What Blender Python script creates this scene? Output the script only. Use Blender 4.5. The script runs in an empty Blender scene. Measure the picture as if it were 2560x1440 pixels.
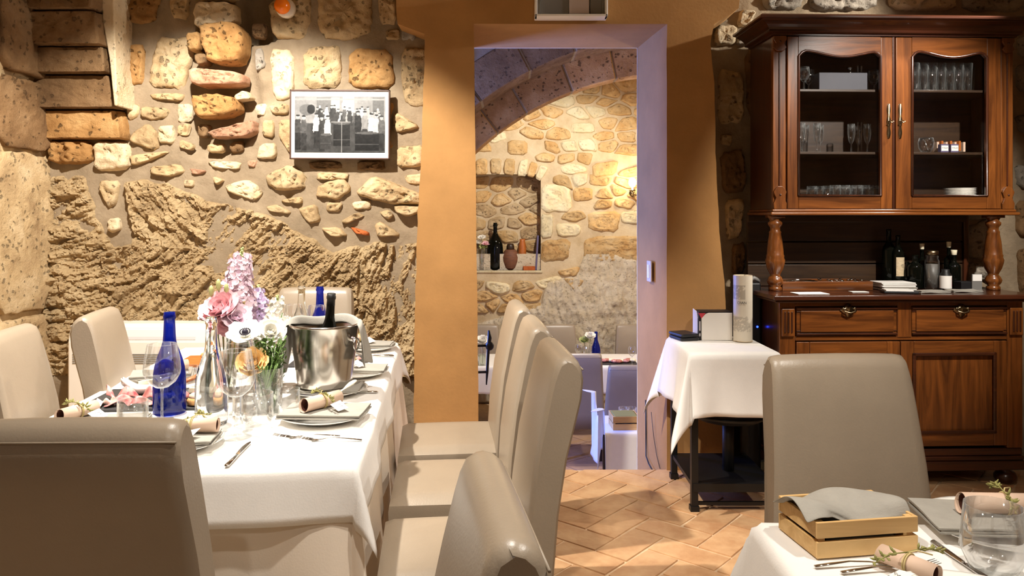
import bpy, bmesh, math, random
import numpy as np
from mathutils import Vector, Matrix
random.seed(7)
PI = math.pi
scene = bpy.context.scene
COL = scene.collection

# ---------------------------------------------------------------- camera, world, lights, exposure
CAM_H, FPX, HOR = 1.43, 1900.0, 540.0        # eye height, focal length and horizon row for a 2560x1440 frame
cam_d = bpy.data.cameras.new('camera'); cam = bpy.data.objects.new('camera', cam_d); COL.objects.link(cam)
cam.location = (0, 0, CAM_H); cam.rotation_euler = (PI/2, 0, 0)
cam_d.sensor_width = 36; cam_d.lens = FPX/2560*36; cam_d.shift_y = -(720-HOR)/2560
cam_d.clip_start = 0.05
scene.camera = cam
scene.view_settings.view_transform = 'Standard'; scene.view_settings.look = 'None'
scene.view_settings.gamma = 1.0; scene.view_settings.use_curve_mapping = False
scene.view_settings.exposure = 0.15
scene.cycles.transparent_max_bounces = 32
scene.cycles.sample_clamp_indirect = 6.0
w = bpy.data.worlds.new('world'); scene.world = w; w.use_nodes = True
w.node_tree.nodes['Background'].inputs[0].default_value = (1, .87, .7, 1)
w.node_tree.nodes['Background'].inputs[1].default_value = 0.05

def spot(name, loc, target, watts, deg, color=(1, .80, .58), blend=.5, radius=.03):
    d = bpy.data.lights.new(name, 'SPOT'); d.energy = watts; d.color = color
    d.spot_size = math.radians(deg); d.spot_blend = blend; d.shadow_soft_size = radius
    o = bpy.data.objects.new(name, d); COL.objects.link(o); o.location = loc
    o.rotation_euler = (Vector(target)-Vector(loc)).to_track_quat('-Z', 'Y').to_euler()
    return o
def point(name, loc, watts, color, radius=.03):
    d = bpy.data.lights.new(name, 'POINT'); d.energy = watts; d.color = color; d.shadow_soft_size = radius
    o = bpy.data.objects.new(name, d); COL.objects.link(o); o.location = loc; return o
def area(name, loc, target, watts, sx, sy, color):
    d = bpy.data.lights.new(name, 'AREA'); d.energy = watts; d.color = color; d.shape = 'RECTANGLE'; d.size = sx; d.size_y = sy
    o = bpy.data.objects.new(name, d); COL.objects.link(o); o.location = loc
    o.rotation_euler = (Vector(target)-Vector(loc)).to_track_quat('-Z', 'Y').to_euler(); return o
WARM = (1, .94, .85)  # spots below are out of view, assumed from how each part is lit
spot('spot_over_table', (-1.3, 2.85, 2.95), (-1.52, 3.74, .8), 440, 108, WARM, .35, .03)
spot('spot_front_table', (-.35, 1.45, 2.95), (-.5, 1.9, .5), 150, 100, WARM, .6, .04)
spot('added_fill_front', (-.3, -.8, 2.95), (-.45, .9, .3), 38, 100, WARM, .6, .04)  # added fill light behind the camera for chair backs and cloth front
spot('spot_doorway', (2.9, 3.86, 2.98), (.75, 4.2, 1.95), 170, 80, WARM, .5, .03)
spot('spot_cabinet', (2.3, 2.3, 2.95), (2.1, 4.1, 1.65), 330, 50, WARM, .6, .03)
spot('spot_trolley', (1.75, 2.55, 2.95), (1.25, 3.6, .6), 60, 50, WARM, .6, .03)
spot('spot_near_table', (1.05, 1.15, 2.95), (1.0, 1.5, .7), 115, 95, WARM, .6, .04)
spot('spot_far_wall', (.7, 7.5, 2.95), (.5, 9.6, .1), 230, 120, WARM, .5, .05)
spot('spot_far_tables', (.6, 7.3, 2.9), (.6, 7.2, -.2), 80, 100, WARM, .6, .05)
point('added_arch_light', (1.95, 6.40, 1.6), 42, (1, .82, .55), .04)  # unseen light added to brighten the arch soffits, no fixture built
area('assumed_daylight', (-1.78, 5.72, 1.2), (.8, 5.0, .8), 240, .8, 1.7, (.15, .27, 1))  # unseen blue area light, its window assumed from the bluish doorway reveal

# ---------------------------------------------------------------- helpers
def P(px, py, Y):
    return Vector(((px-1280)/FPX*Y, Y, CAM_H-(py-HOR)/FPX*Y))
def on_z(px, py, z):
    return P(px, py, FPX*(CAM_H-z)/(py-HOR))

def chips(x, y, s=0):
    """faceted chips: every cell of a jittered lattice is its own tilted facet"""
    x = np.asarray(x, float); y = np.asarray(y, float); ix = np.floor(x); iy = np.floor(y); best = np.full(x.shape, 9.); h = np.zeros(x.shape)
    for dx in (-1, 0, 1):
        for dy in (-1, 0, 1):
            cx, cy = ix+dx, iy+dy; fx = cx+_hash(cx, cy, s); fy = cy+_hash(cx, cy, s+1.3); d = (x-fx)**2+(y-fy)**2
            t = (_hash(cx, cy, s+2.1)-.5)+(x-fx)*(_hash(cx, cy, s+3.3)-.5)*1.1+(y-fy)*(_hash(cx, cy, s+4.7)-.65)*1.3
            m = d < best; h = np.where(m, t, h); best = np.where(m, d, best)
    return h
def _hash(ix, iy, s):
    h = np.sin(ix*127.1+iy*311.7+s*74.7)*43758.5453
    return h-np.floor(h)
def vn(x, y, s=0):
    x = np.asarray(x, float); y = np.asarray(y, float)
    ix = np.floor(x); iy = np.floor(y); fx = x-ix; fy = y-iy
    fx = fx*fx*(3-2*fx); fy = fy*fy*(3-2*fy)
    a = _hash(ix, iy, s); b = _hash(ix+1, iy, s); c = _hash(ix, iy+1, s); d = _hash(ix+1, iy+1, s)
    return (a+(b-a)*fx)*(1-fy)+(c+(d-c)*fx)*fy-.5
def fbm(x, y, s=0, o=4):
    t = 0; a = 1.0
    for i in range(o):
        t = t+a*vn(x, y, s+i*3.7); x = x*2.03+5.1; y = y*2.03+1.7; a *= .5
    return t

class MB:
    def __init__(s): s.V = []; s.F = []; s.I = []; s.T = None
    def add(s, vs, fs, mi=0):
        n = len(s.V)
        if s.T is not None: vs = [s.T @ Vector(v) for v in vs]
        s.V += [tuple(v) for v in vs]; s.F += [tuple(i+n for i in f) for f in fs]; s.I += [mi]*len(fs); return s
    def box(s, x0, x1, y0, y1, z0, z1, mi=0):
        v = [(x, y, z) for x in (x0, x1) for y in (y0, y1) for z in (z0, z1)]
        return s.add(v, [(0, 1, 3, 2), (4, 6, 7, 5), (0, 4, 5, 1), (2, 3, 7, 6), (0, 2, 6, 4), (1, 5, 7, 3)], mi)
    def lathe(s, prof, n=24, c=(0, 0, 0), mi=0, cap=True):
        v = []; f = []
        for r, z in prof:
            for k in range(n):
                a = 2*PI*k/n; v.append((c[0]+r*math.cos(a), c[1]+r*math.sin(a), c[2]+z))
        m = len(prof)
        for i in range(m-1):
            for k in range(n):
                f.append((i*n+k, i*n+(k+1) % n, (i+1)*n+(k+1) % n, (i+1)*n+k))
        if cap:
            if prof[0][0] > 1e-5: f.append(tuple(range(n-1, -1, -1)))
            if prof[-1][0] > 1e-5: f.append(tuple((m-1)*n+k for k in range(n)))
        return s.add(v, f, mi)
    def tube(s, path, r, n=8, mi=0, cap=True, flat=1.0):
        path = [Vector(p) for p in path]; m = len(path); v = []; f = []
        rr = r if isinstance(r, (list, tuple)) else [r]*m
        up = None
        for i, p in enumerate(path):
            t = (path[min(i+1, m-1)]-path[max(i-1, 0)])
            if t.length < 1e-9: t = Vector((0, 0, 1))
            t.normalize()
            if up is None: up = Vector((0, 0, 1)) if abs(t.z) < .9 else Vector((0, 1, 0))
            a = t.cross(up)
            if a.length < 1e-4: a = t.orthogonal()
            a.normalize(); b = a.cross(t).normalized(); up = b
            for k in range(n):
                q = 2*PI*k/n; v.append(p+a*(rr[i]*math.cos(q))+b*(rr[i]*flat*math.sin(q)))
        for i in range(m-1):
            for k in range(n): f.append((i*n+k, i*n+(k+1) % n, (i+1)*n+(k+1) % n, (i+1)*n+k))
        if cap: f += [tuple(range(n-1, -1, -1)), tuple((m-1)*n+k for k in range(n))]
        return s.add(v, f, mi)
    def ball(s, c, r, nu=12, nv=8, mi=0):
        if not isinstance(r, (tuple, list)): r = (r, r, r)
        v = []; f = []
        for i in range(nv+1):
            th = PI*i/nv
            for k in range(nu):
                a = 2*PI*k/nu; v.append((c[0]+r[0]*math.sin(th)*math.cos(a), c[1]+r[1]*math.sin(th)*math.sin(a), c[2]-r[2]*math.cos(th)))
        for i in range(nv):
            for k in range(nu):
                if i == 0: f.append((k, nu+(k+1) % nu, nu+k))
                elif i == nv-1: f.append((i*nu+k, i*nu+(k+1) % nu, (i+1)*nu+k))
                else: f.append((i*nu+k, i*nu+(k+1) % nu, (i+1)*nu+(k+1) % nu, (i+1)*nu+k))
        return s.add(v, f, mi)
    def grid(s, P_, mi=0):
        nu = len(P_); nv = len(P_[0]); v = [q for row in P_ for q in row]
        f = [(i*nv+j, (i+1)*nv+j, (i+1)*nv+j+1, i*nv+j+1) for i in range(nu-1) for j in range(nv-1)]
        return s.add(v, f, mi)
    def prism(s, poly, fn0, fn1, mi=0):
        n = len(poly); v = [fn0(p) for p in poly]+[fn1(p) for p in poly]
        f = [tuple(range(n)), tuple(range(2*n-1, n-1, -1))]+[(i, i+n, (i+1) % n+n, (i+1) % n) for i in range(n)]
        return s.add(v, f, mi)
    def torus(s, c, R, r, nu=20, nv=6, axis='z', mi=0, a0=0, a1=2*PI):
        full = abs(a1-a0-2*PI) < 1e-6; pts = []
        for k in range(nu+1):
            a = a0+(a1-a0)*k/nu; x, y = R*math.cos(a), R*math.sin(a)
            pts.append({'z': (c[0]+x, c[1]+y, c[2]), 'y': (c[0]+x, c[1], c[2]+y), 'x': (c[0], c[1]+x, c[2]+y)}[axis])
        return s.tube(pts, r, nv, mi, cap=not full)
    def build(s, name, mats, parent=None, smooth=True, bevel=0, seg=2, loc=None, rot=None, recalc=False, sub=0, solid=0, angle=None):
        me = bpy.data.meshes.new(name); me.from_pydata(s.V, [], s.F)
        mats = mats if isinstance(mats, (list, tuple)) else [mats]
        for m in mats: me.materials.append(m)
        if len(mats) > 1: me.polygons.foreach_set('material_index', s.I)
        if recalc:
            bm = bmesh.new(); bm.from_mesh(me); bmesh.ops.recalc_face_normals(bm, faces=bm.faces); bm.to_mesh(me); bm.free()
        if smooth: me.polygons.foreach_set('use_smooth', [True]*len(me.polygons))
        me.update()
        o = bpy.data.objects.new(name, me); COL.objects.link(o)
        if parent is not None: o.parent = parent
        if loc is not None: o.location = loc
        if rot is not None: o.rotation_euler = rot
        if solid:
            m = o.modifiers.new('s', 'SOLIDIFY'); m.thickness = solid; m.offset = 0
        if bevel:
            m = o.modifiers.new('b', 'BEVEL'); m.width = bevel; m.segments = seg; m.limit_method = 'ANGLE'; m.angle_limit = math.radians(40); m.harden_normals = True
        if sub:
            m = o.modifiers.new('u', 'SUBSURF'); m.levels = sub; m.render_levels = sub
        return o

def tag(o, label=None, cat=None, group=None, kind=None):
    if label: o['label'] = label
    if cat: o['category'] = cat
    if group: o['group'] = group
    if kind: o['kind'] = kind
    return o
def thing(name, label, cat, loc=(0, 0, 0), rz=0, group=None, rot=None):
    o = bpy.data.objects.new(name, None); COL.objects.link(o); o.empty_display_size = .05
    o.location = loc; o.rotation_euler = rot if rot else (0, 0, rz)
    return tag(o, label, cat, group)
def struct(name, label=None):
    o = bpy.data.objects.new(name, None); COL.objects.link(o); o['kind'] = 'structure'
    if label: o['label'] = label
    return o
def kids(o): return [c for c in bpy.data.objects if c.parent == o]
def dup(root, loc, rz, label=None, group=None, parent=None):
    r = root.copy(); COL.objects.link(r); r.location = loc; r.rotation_euler = (0, 0, rz) if not isinstance(rz, tuple) else rz
    if label: r['label'] = label
    if group: r['group'] = group
    for ch in root.children:
        c = ch.copy(); COL.objects.link(c); c.parent = r
        for g in ch.children:
            d = g.copy(); COL.objects.link(d); d.parent = c
    return r
def text(body, size, mat, parent, loc, rot, name='lettering', extrude=.0004, align='CENTER'):
    c = bpy.data.curves.new(name, 'FONT'); c.body = body; c.size = size; c.extrude = extrude; c.align_x = align; c.align_y = 'CENTER'; c.resolution_u = 3
    f = bpy.data.objects.new('font', c); COL.objects.link(f); bpy.context.view_layer.update()
    me = bpy.data.meshes.new_from_object(f.evaluated_get(bpy.context.evaluated_depsgraph_get())); bpy.data.objects.remove(f); bpy.data.curves.remove(c)
    me.materials.clear(); me.materials.append(mat); me.name = name
    o = bpy.data.objects.new(name, me); COL.objects.link(o); o.parent = parent; o.location = loc; o.rotation_euler = rot
    return o

# ---------------------------------------------------------------- materials
def srgb(r, g, b):
    f = lambda c: (c/255/12.92 if c/255 <= .04045 else ((c/255+.055)/1.055)**2.4)
    return (f(r), f(g), f(b))
def newmat(name):
    m = bpy.data.materials.new(name); m.use_nodes = True; nt = m.node_tree
    return m, nt, nt.nodes['Principled BSDF'], nt.nodes.new, nt.links.new
def set_in(b, k, v):
    if k in b.inputs: b.inputs[k].default_value = v
def mat(name, col, rough=.5, metal=0, spec=.5, var=0., vs=6, bump=0, bs=40, rnd=0., coat=0, sheen=0, stretch=None, col2=None, world=False, emit=None, det=5):
    m, nt, b, N, L = newmat(name)
    set_in(b, 'Base Color', (*col, 1)); set_in(b, 'Roughness', rough); set_in(b, 'Metallic', metal); set_in(b, 'Specular IOR Level', spec)
    set_in(b, 'Coat Weight', coat); set_in(b, 'Coat Roughness', .12); set_in(b, 'Sheen Weight', sheen)
    if emit: set_in(b, 'Emission Color', (*emit[0], 1)); set_in(b, 'Emission Strength', emit[1])
    if var or bump or rnd or col2:
        if world: tc = N('ShaderNodeNewGeometry').outputs['Position']
        else: tc = N('ShaderNodeTexCoord').outputs['Object']
        mp = N('ShaderNodeMapping'); L(tc, mp.inputs[0])
        if stretch: mp.inputs['Scale'].default_value = stretch
        oi = N('ShaderNodeObjectInfo')
        if not world:
            mu = N('ShaderNodeMath'); mu.operation = 'MULTIPLY'; mu.inputs[1].default_value = 37; L(oi.outputs['Random'], mu.inputs[0]); L(mu.outputs[0], mp.inputs['Location'])
        src = None
        if var or col2:
            n = N('ShaderNodeTexNoise'); n.inputs['Scale'].default_value = vs; n.inputs['Detail'].default_value = det; n.inputs['Roughness'].default_value = .6; L(mp.outputs[0], n.inputs['Vector'])
            r = N('ShaderNodeValToRGB'); c2 = col2 if col2 else tuple(c*(1+var) for c in col); c1 = tuple(c*(1-var) for c in col)
            r.color_ramp.elements[0].color = (*c1, 1); r.color_ramp.elements[1].color = (*c2, 1); r.color_ramp.elements[0].position = .3; r.color_ramp.elements[1].position = .7
            L(n.outputs['Fac'], r.inputs[0]); src = r.outputs[0]
        if rnd:
            h = N('ShaderNodeHueSaturation'); mr = N('ShaderNodeMapRange'); L(oi.outputs['Random'], mr.inputs[0]); mr.inputs['To Min'].default_value = 1-rnd; mr.inputs['To Max'].default_value = 1+rnd
            L(mr.outputs[0], h.inputs['Value'])
            if src: L(src, h.inputs['Color'])
            else: h.inputs['Color'].default_value = (*col, 1)
            src = h.outputs[0]
        if src: L(src, b.inputs['Base Color'])
        if bump:
            n2 = N('ShaderNodeTexNoise'); n2.inputs['Scale'].default_value = bs; n2.inputs['Detail'].default_value = 6; L(mp.outputs[0], n2.inputs['Vector'])
            bp = N('ShaderNodeBump'); bp.inputs['Strength'].default_value = bump; bp.inputs['Distance'].default_value = .01; L(n2.outputs['Fac'], bp.inputs['Height']); L(bp.outputs[0], b.inputs['Normal'])
    return m
def stone_mat(name, ca, cb, cc, pits=.6, rnd=.12, bump=.8, pscale=27, stretch=(1, 1, 1)):
    m, nt, b, N, L = newmat(name); set_in(b, 'Roughness', .93); set_in(b, 'Specular IOR Level', .15)
    g = N('ShaderNodeNewGeometry'); mp = N('ShaderNodeMapping'); L(g.outputs['Position'], mp.inputs[0]); mp.inputs['Scale'].default_value = stretch
    n1 = N('ShaderNodeTexNoise'); n1.inputs['Scale'].default_value = 4.5; n1.inputs['Detail'].default_value = 6; n1.inputs['Roughness'].default_value = .65; L(mp.outputs[0], n1.inputs['Vector'])
    r = N('ShaderNodeValToRGB'); e = r.color_ramp.elements; e[0].color = (*ca, 1); e[0].position = .3; e[1].color = (*cc, 1); e[1].position = .72
    k = e.new(.5); k.color = (*cb, 1); L(n1.outputs['Fac'], r.inputs[0])
    oi = N('ShaderNodeObjectInfo'); mr = N('ShaderNodeMapRange'); L(oi.outputs['Random'], mr.inputs[0]); mr.inputs['To Min'].default_value = 1-rnd; mr.inputs['To Max'].default_value = 1+rnd
    h = N('ShaderNodeHueSaturation'); L(mr.outputs[0], h.inputs['Value']); L(r.outputs[0], h.inputs['Color']); L(h.outputs[0], b.inputs['Base Color'])
    n2 = N('ShaderNodeTexNoise'); n2.inputs['Scale'].default_value = 38; n2.inputs['Detail'].default_value = 9; n2.inputs['Roughness'].default_value = .7; L(mp.outputs[0], n2.inputs['Vector'])
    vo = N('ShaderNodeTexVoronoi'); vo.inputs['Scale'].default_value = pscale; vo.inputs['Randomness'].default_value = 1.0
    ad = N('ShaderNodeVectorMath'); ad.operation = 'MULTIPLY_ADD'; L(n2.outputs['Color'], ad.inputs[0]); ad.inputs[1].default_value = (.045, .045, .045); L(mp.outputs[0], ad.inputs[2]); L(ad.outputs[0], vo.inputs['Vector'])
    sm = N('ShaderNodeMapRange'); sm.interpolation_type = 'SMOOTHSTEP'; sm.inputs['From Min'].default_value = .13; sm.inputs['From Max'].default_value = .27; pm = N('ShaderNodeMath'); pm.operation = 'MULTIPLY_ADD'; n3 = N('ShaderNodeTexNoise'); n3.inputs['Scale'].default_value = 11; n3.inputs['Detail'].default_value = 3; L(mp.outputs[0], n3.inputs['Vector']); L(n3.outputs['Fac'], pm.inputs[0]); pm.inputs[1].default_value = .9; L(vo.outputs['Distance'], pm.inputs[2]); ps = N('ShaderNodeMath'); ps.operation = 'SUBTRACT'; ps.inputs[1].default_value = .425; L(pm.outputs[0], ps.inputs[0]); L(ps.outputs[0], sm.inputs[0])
    dk = N('ShaderNodeMix'); dk.data_type = 'RGBA'; dk.blend_type = 'MULTIPLY'; dk.inputs['Factor'].default_value = min(.75, pits*.55); L(h.outputs[0], dk.inputs['A'])  # shade of the pits painted into the base colour
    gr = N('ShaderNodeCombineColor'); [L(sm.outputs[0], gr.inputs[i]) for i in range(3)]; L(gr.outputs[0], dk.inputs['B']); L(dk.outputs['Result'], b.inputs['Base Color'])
    mx = N('ShaderNodeMath'); mx.operation = 'MULTIPLY_ADD'; L(sm.outputs[0], mx.inputs[0]); mx.inputs[1].default_value = pits; L(n2.outputs['Fac'], mx.inputs[2])
    bp = N('ShaderNodeBump'); bp.inputs['Strength'].default_value = bump; bp.inputs['Distance'].default_value = .016; L(mx.outputs[0], bp.inputs['Height']); L(bp.outputs[0], b.inputs['Normal'])
    return m
def wood_mat(name, c1, c2, rough=.28, coat=.5, axis='z', scale=1., rnd=.05, bump=.06):
    m, nt, b, N, L = newmat(name); set_in(b, 'Roughness', rough); set_in(b, 'Coat Weight', coat); set_in(b, 'Coat Roughness', .1)
    tc = N('ShaderNodeTexCoord'); mp = N('ShaderNodeMapping'); L(tc.outputs['Object'], mp.inputs[0])
    st = {'z': (14, 14, 1.1), 'x': (1.1, 14, 14), 'y': (14, 1.1, 14)}[axis]; mp.inputs['Scale'].default_value = tuple(k*scale for k in st)
    oi = N('ShaderNodeObjectInfo'); mu = N('ShaderNodeMath'); mu.operation = 'MULTIPLY'; mu.inputs[1].default_value = 23; L(oi.outputs['Random'], mu.inputs[0]); L(mu.outputs[0], mp.inputs['Location'])
    n = N('ShaderNodeTexNoise'); n.inputs['Scale'].default_value = 1.6; n.inputs['Detail'].default_value = 7; n.inputs['Roughness'].default_value = .62; n.inputs['Distortion'].default_value = 1.1; L(mp.outputs[0], n.inputs['Vector'])
    r = N('ShaderNodeValToRGB'); r.color_ramp.elements[0].color = (*c1, 1); r.color_ramp.elements[1].color = (*c2, 1); r.color_ramp.elements[0].position = .32; r.color_ramp.elements[1].position = .68
    L(n.outputs['Fac'], r.inputs[0])
    h = N('ShaderNodeHueSaturation'); mr = N('ShaderNodeMapRange'); L(oi.outputs['Random'], mr.inputs[0]); mr.inputs['To Min'].default_value = 1-rnd; mr.inputs['To Max'].default_value = 1+rnd
    L(mr.outputs[0], h.inputs['Value']); L(r.outputs[0], h.inputs['Color']); L(h.outputs[0], b.inputs['Base Color'])
    bp = N('ShaderNodeBump'); bp.inputs['Strength'].default_value = bump; bp.inputs['Distance'].default_value = .01; L(n.outputs['Fac'], bp.inputs['Height']); L(bp.outputs[0], b.inputs['Normal'])
    return m
def glass_mat(name, tint=(1, 1, 1), dens=.035, gloss=.55, edge=(.90, .93, .91), body=None, bodyw=0., rim=0.):
    """thin-walled glass: tinted see-through, denser and shinier at grazing angles"""
    m, nt, b, N, L = newmat(name); nt.nodes.remove(b); out = nt.nodes['Material Output']
    tr = N('ShaderNodeBsdfTransparent'); gl = N('ShaderNodeBsdfGlossy'); gl.inputs['Roughness'].default_value = .03
    lw = N('ShaderNodeLayerWeight'); lw.inputs['Blend'].default_value = .35
    mc = N('ShaderNodeMix'); mc.data_type = 'RGBA'; mc.inputs['A'].default_value = (*tint, 1); mc.inputs['B'].default_value = (*[t*e for t, e in zip(tint, edge)], 1)
    pw = N('ShaderNodeMath'); pw.operation = 'POWER'; pw.inputs[1].default_value = 2.2; L(lw.outputs['Facing'], pw.inputs[0]); L(pw.outputs[0], mc.inputs['Factor']); L(mc.outputs['Result'], tr.inputs[0])
    fr = N('ShaderNodeFresnel'); fr.inputs['IOR'].default_value = 1.5
    mf = N('ShaderNodeMath'); mf.operation = 'MULTIPLY_ADD'; mf.inputs[1].default_value = gloss; mf.inputs[2].default_value = dens; mf.use_clamp = True; L(fr.outputs[0], mf.inputs[0]); mi_ = N('ShaderNodeMath'); mi_.operation = 'MINIMUM'; mi_.inputs[1].default_value = .5; L(mf.outputs[0], mi_.inputs[0]); mf = mi_
    mx = N('ShaderNodeMixShader'); L(mf.outputs[0], mx.inputs[0]); L(tr.outputs[0], mx.inputs[1]); L(gl.outputs[0], mx.inputs[2])
    res = mx.outputs[0]
    if rim:  # whitish colour at grazing edges stands in for refracted bright light
        rd = N('ShaderNodeBsdfTranslucent'); rd.inputs[0].default_value = (.9, .93, .92, 1); r2 = N('ShaderNodeBsdfDiffuse'); r2.inputs[0].default_value = (.9, .93, .92, 1)
        rm = N('ShaderNodeMixShader'); L(rd.outputs[0], rm.inputs[1]); L(r2.outputs[0], rm.inputs[2]); p3 = N('ShaderNodeMath'); p3.operation = 'POWER'; p3.inputs[1].default_value = 3.5; L(lw.outputs['Facing'], p3.inputs[0])
        p4 = N('ShaderNodeMath'); p4.operation = 'MULTIPLY'; p4.inputs[1].default_value = rim; L(p3.outputs[0], p4.inputs[0]); rx = N('ShaderNodeMixShader'); L(p4.outputs[0], rx.inputs[0]); L(res, rx.inputs[1]); L(rm.outputs[0], rx.inputs[2]); res = rx.outputs[0]
    if body:
        df = N('ShaderNodeBsdfTranslucent'); df.inputs[0].default_value = (*body, 1); d2 = N('ShaderNodeBsdfDiffuse'); d2.inputs[0].default_value = (*body, 1)
        mm = N('ShaderNodeMixShader'); mm.inputs[0].default_value = .5; L(df.outputs[0], mm.inputs[1]); L(d2.outputs[0], mm.inputs[2])
        m2 = N('ShaderNodeMixShader'); m2.inputs[0].default_value = bodyw; L(res, m2.inputs[1]); L(mm.outputs[0], m2.inputs[2]); res = m2.outputs[0]
    L(res, out.inputs['Surface']); return m
def print_mat(name, rough=.35):
    m, nt, b, N, L = newmat(name); a = N('ShaderNodeVertexColor'); a.layer_name = 'print'; L(a.outputs[0], b.inputs['Base Color']); set_in(b, 'Roughness', rough); return m
def paint(o, cols):
    ca = o.data.color_attributes.new('print', 'FLOAT_COLOR', 'POINT'); ca.data.foreach_set('color', np.asarray(cols, dtype=np.float32).ravel())

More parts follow.
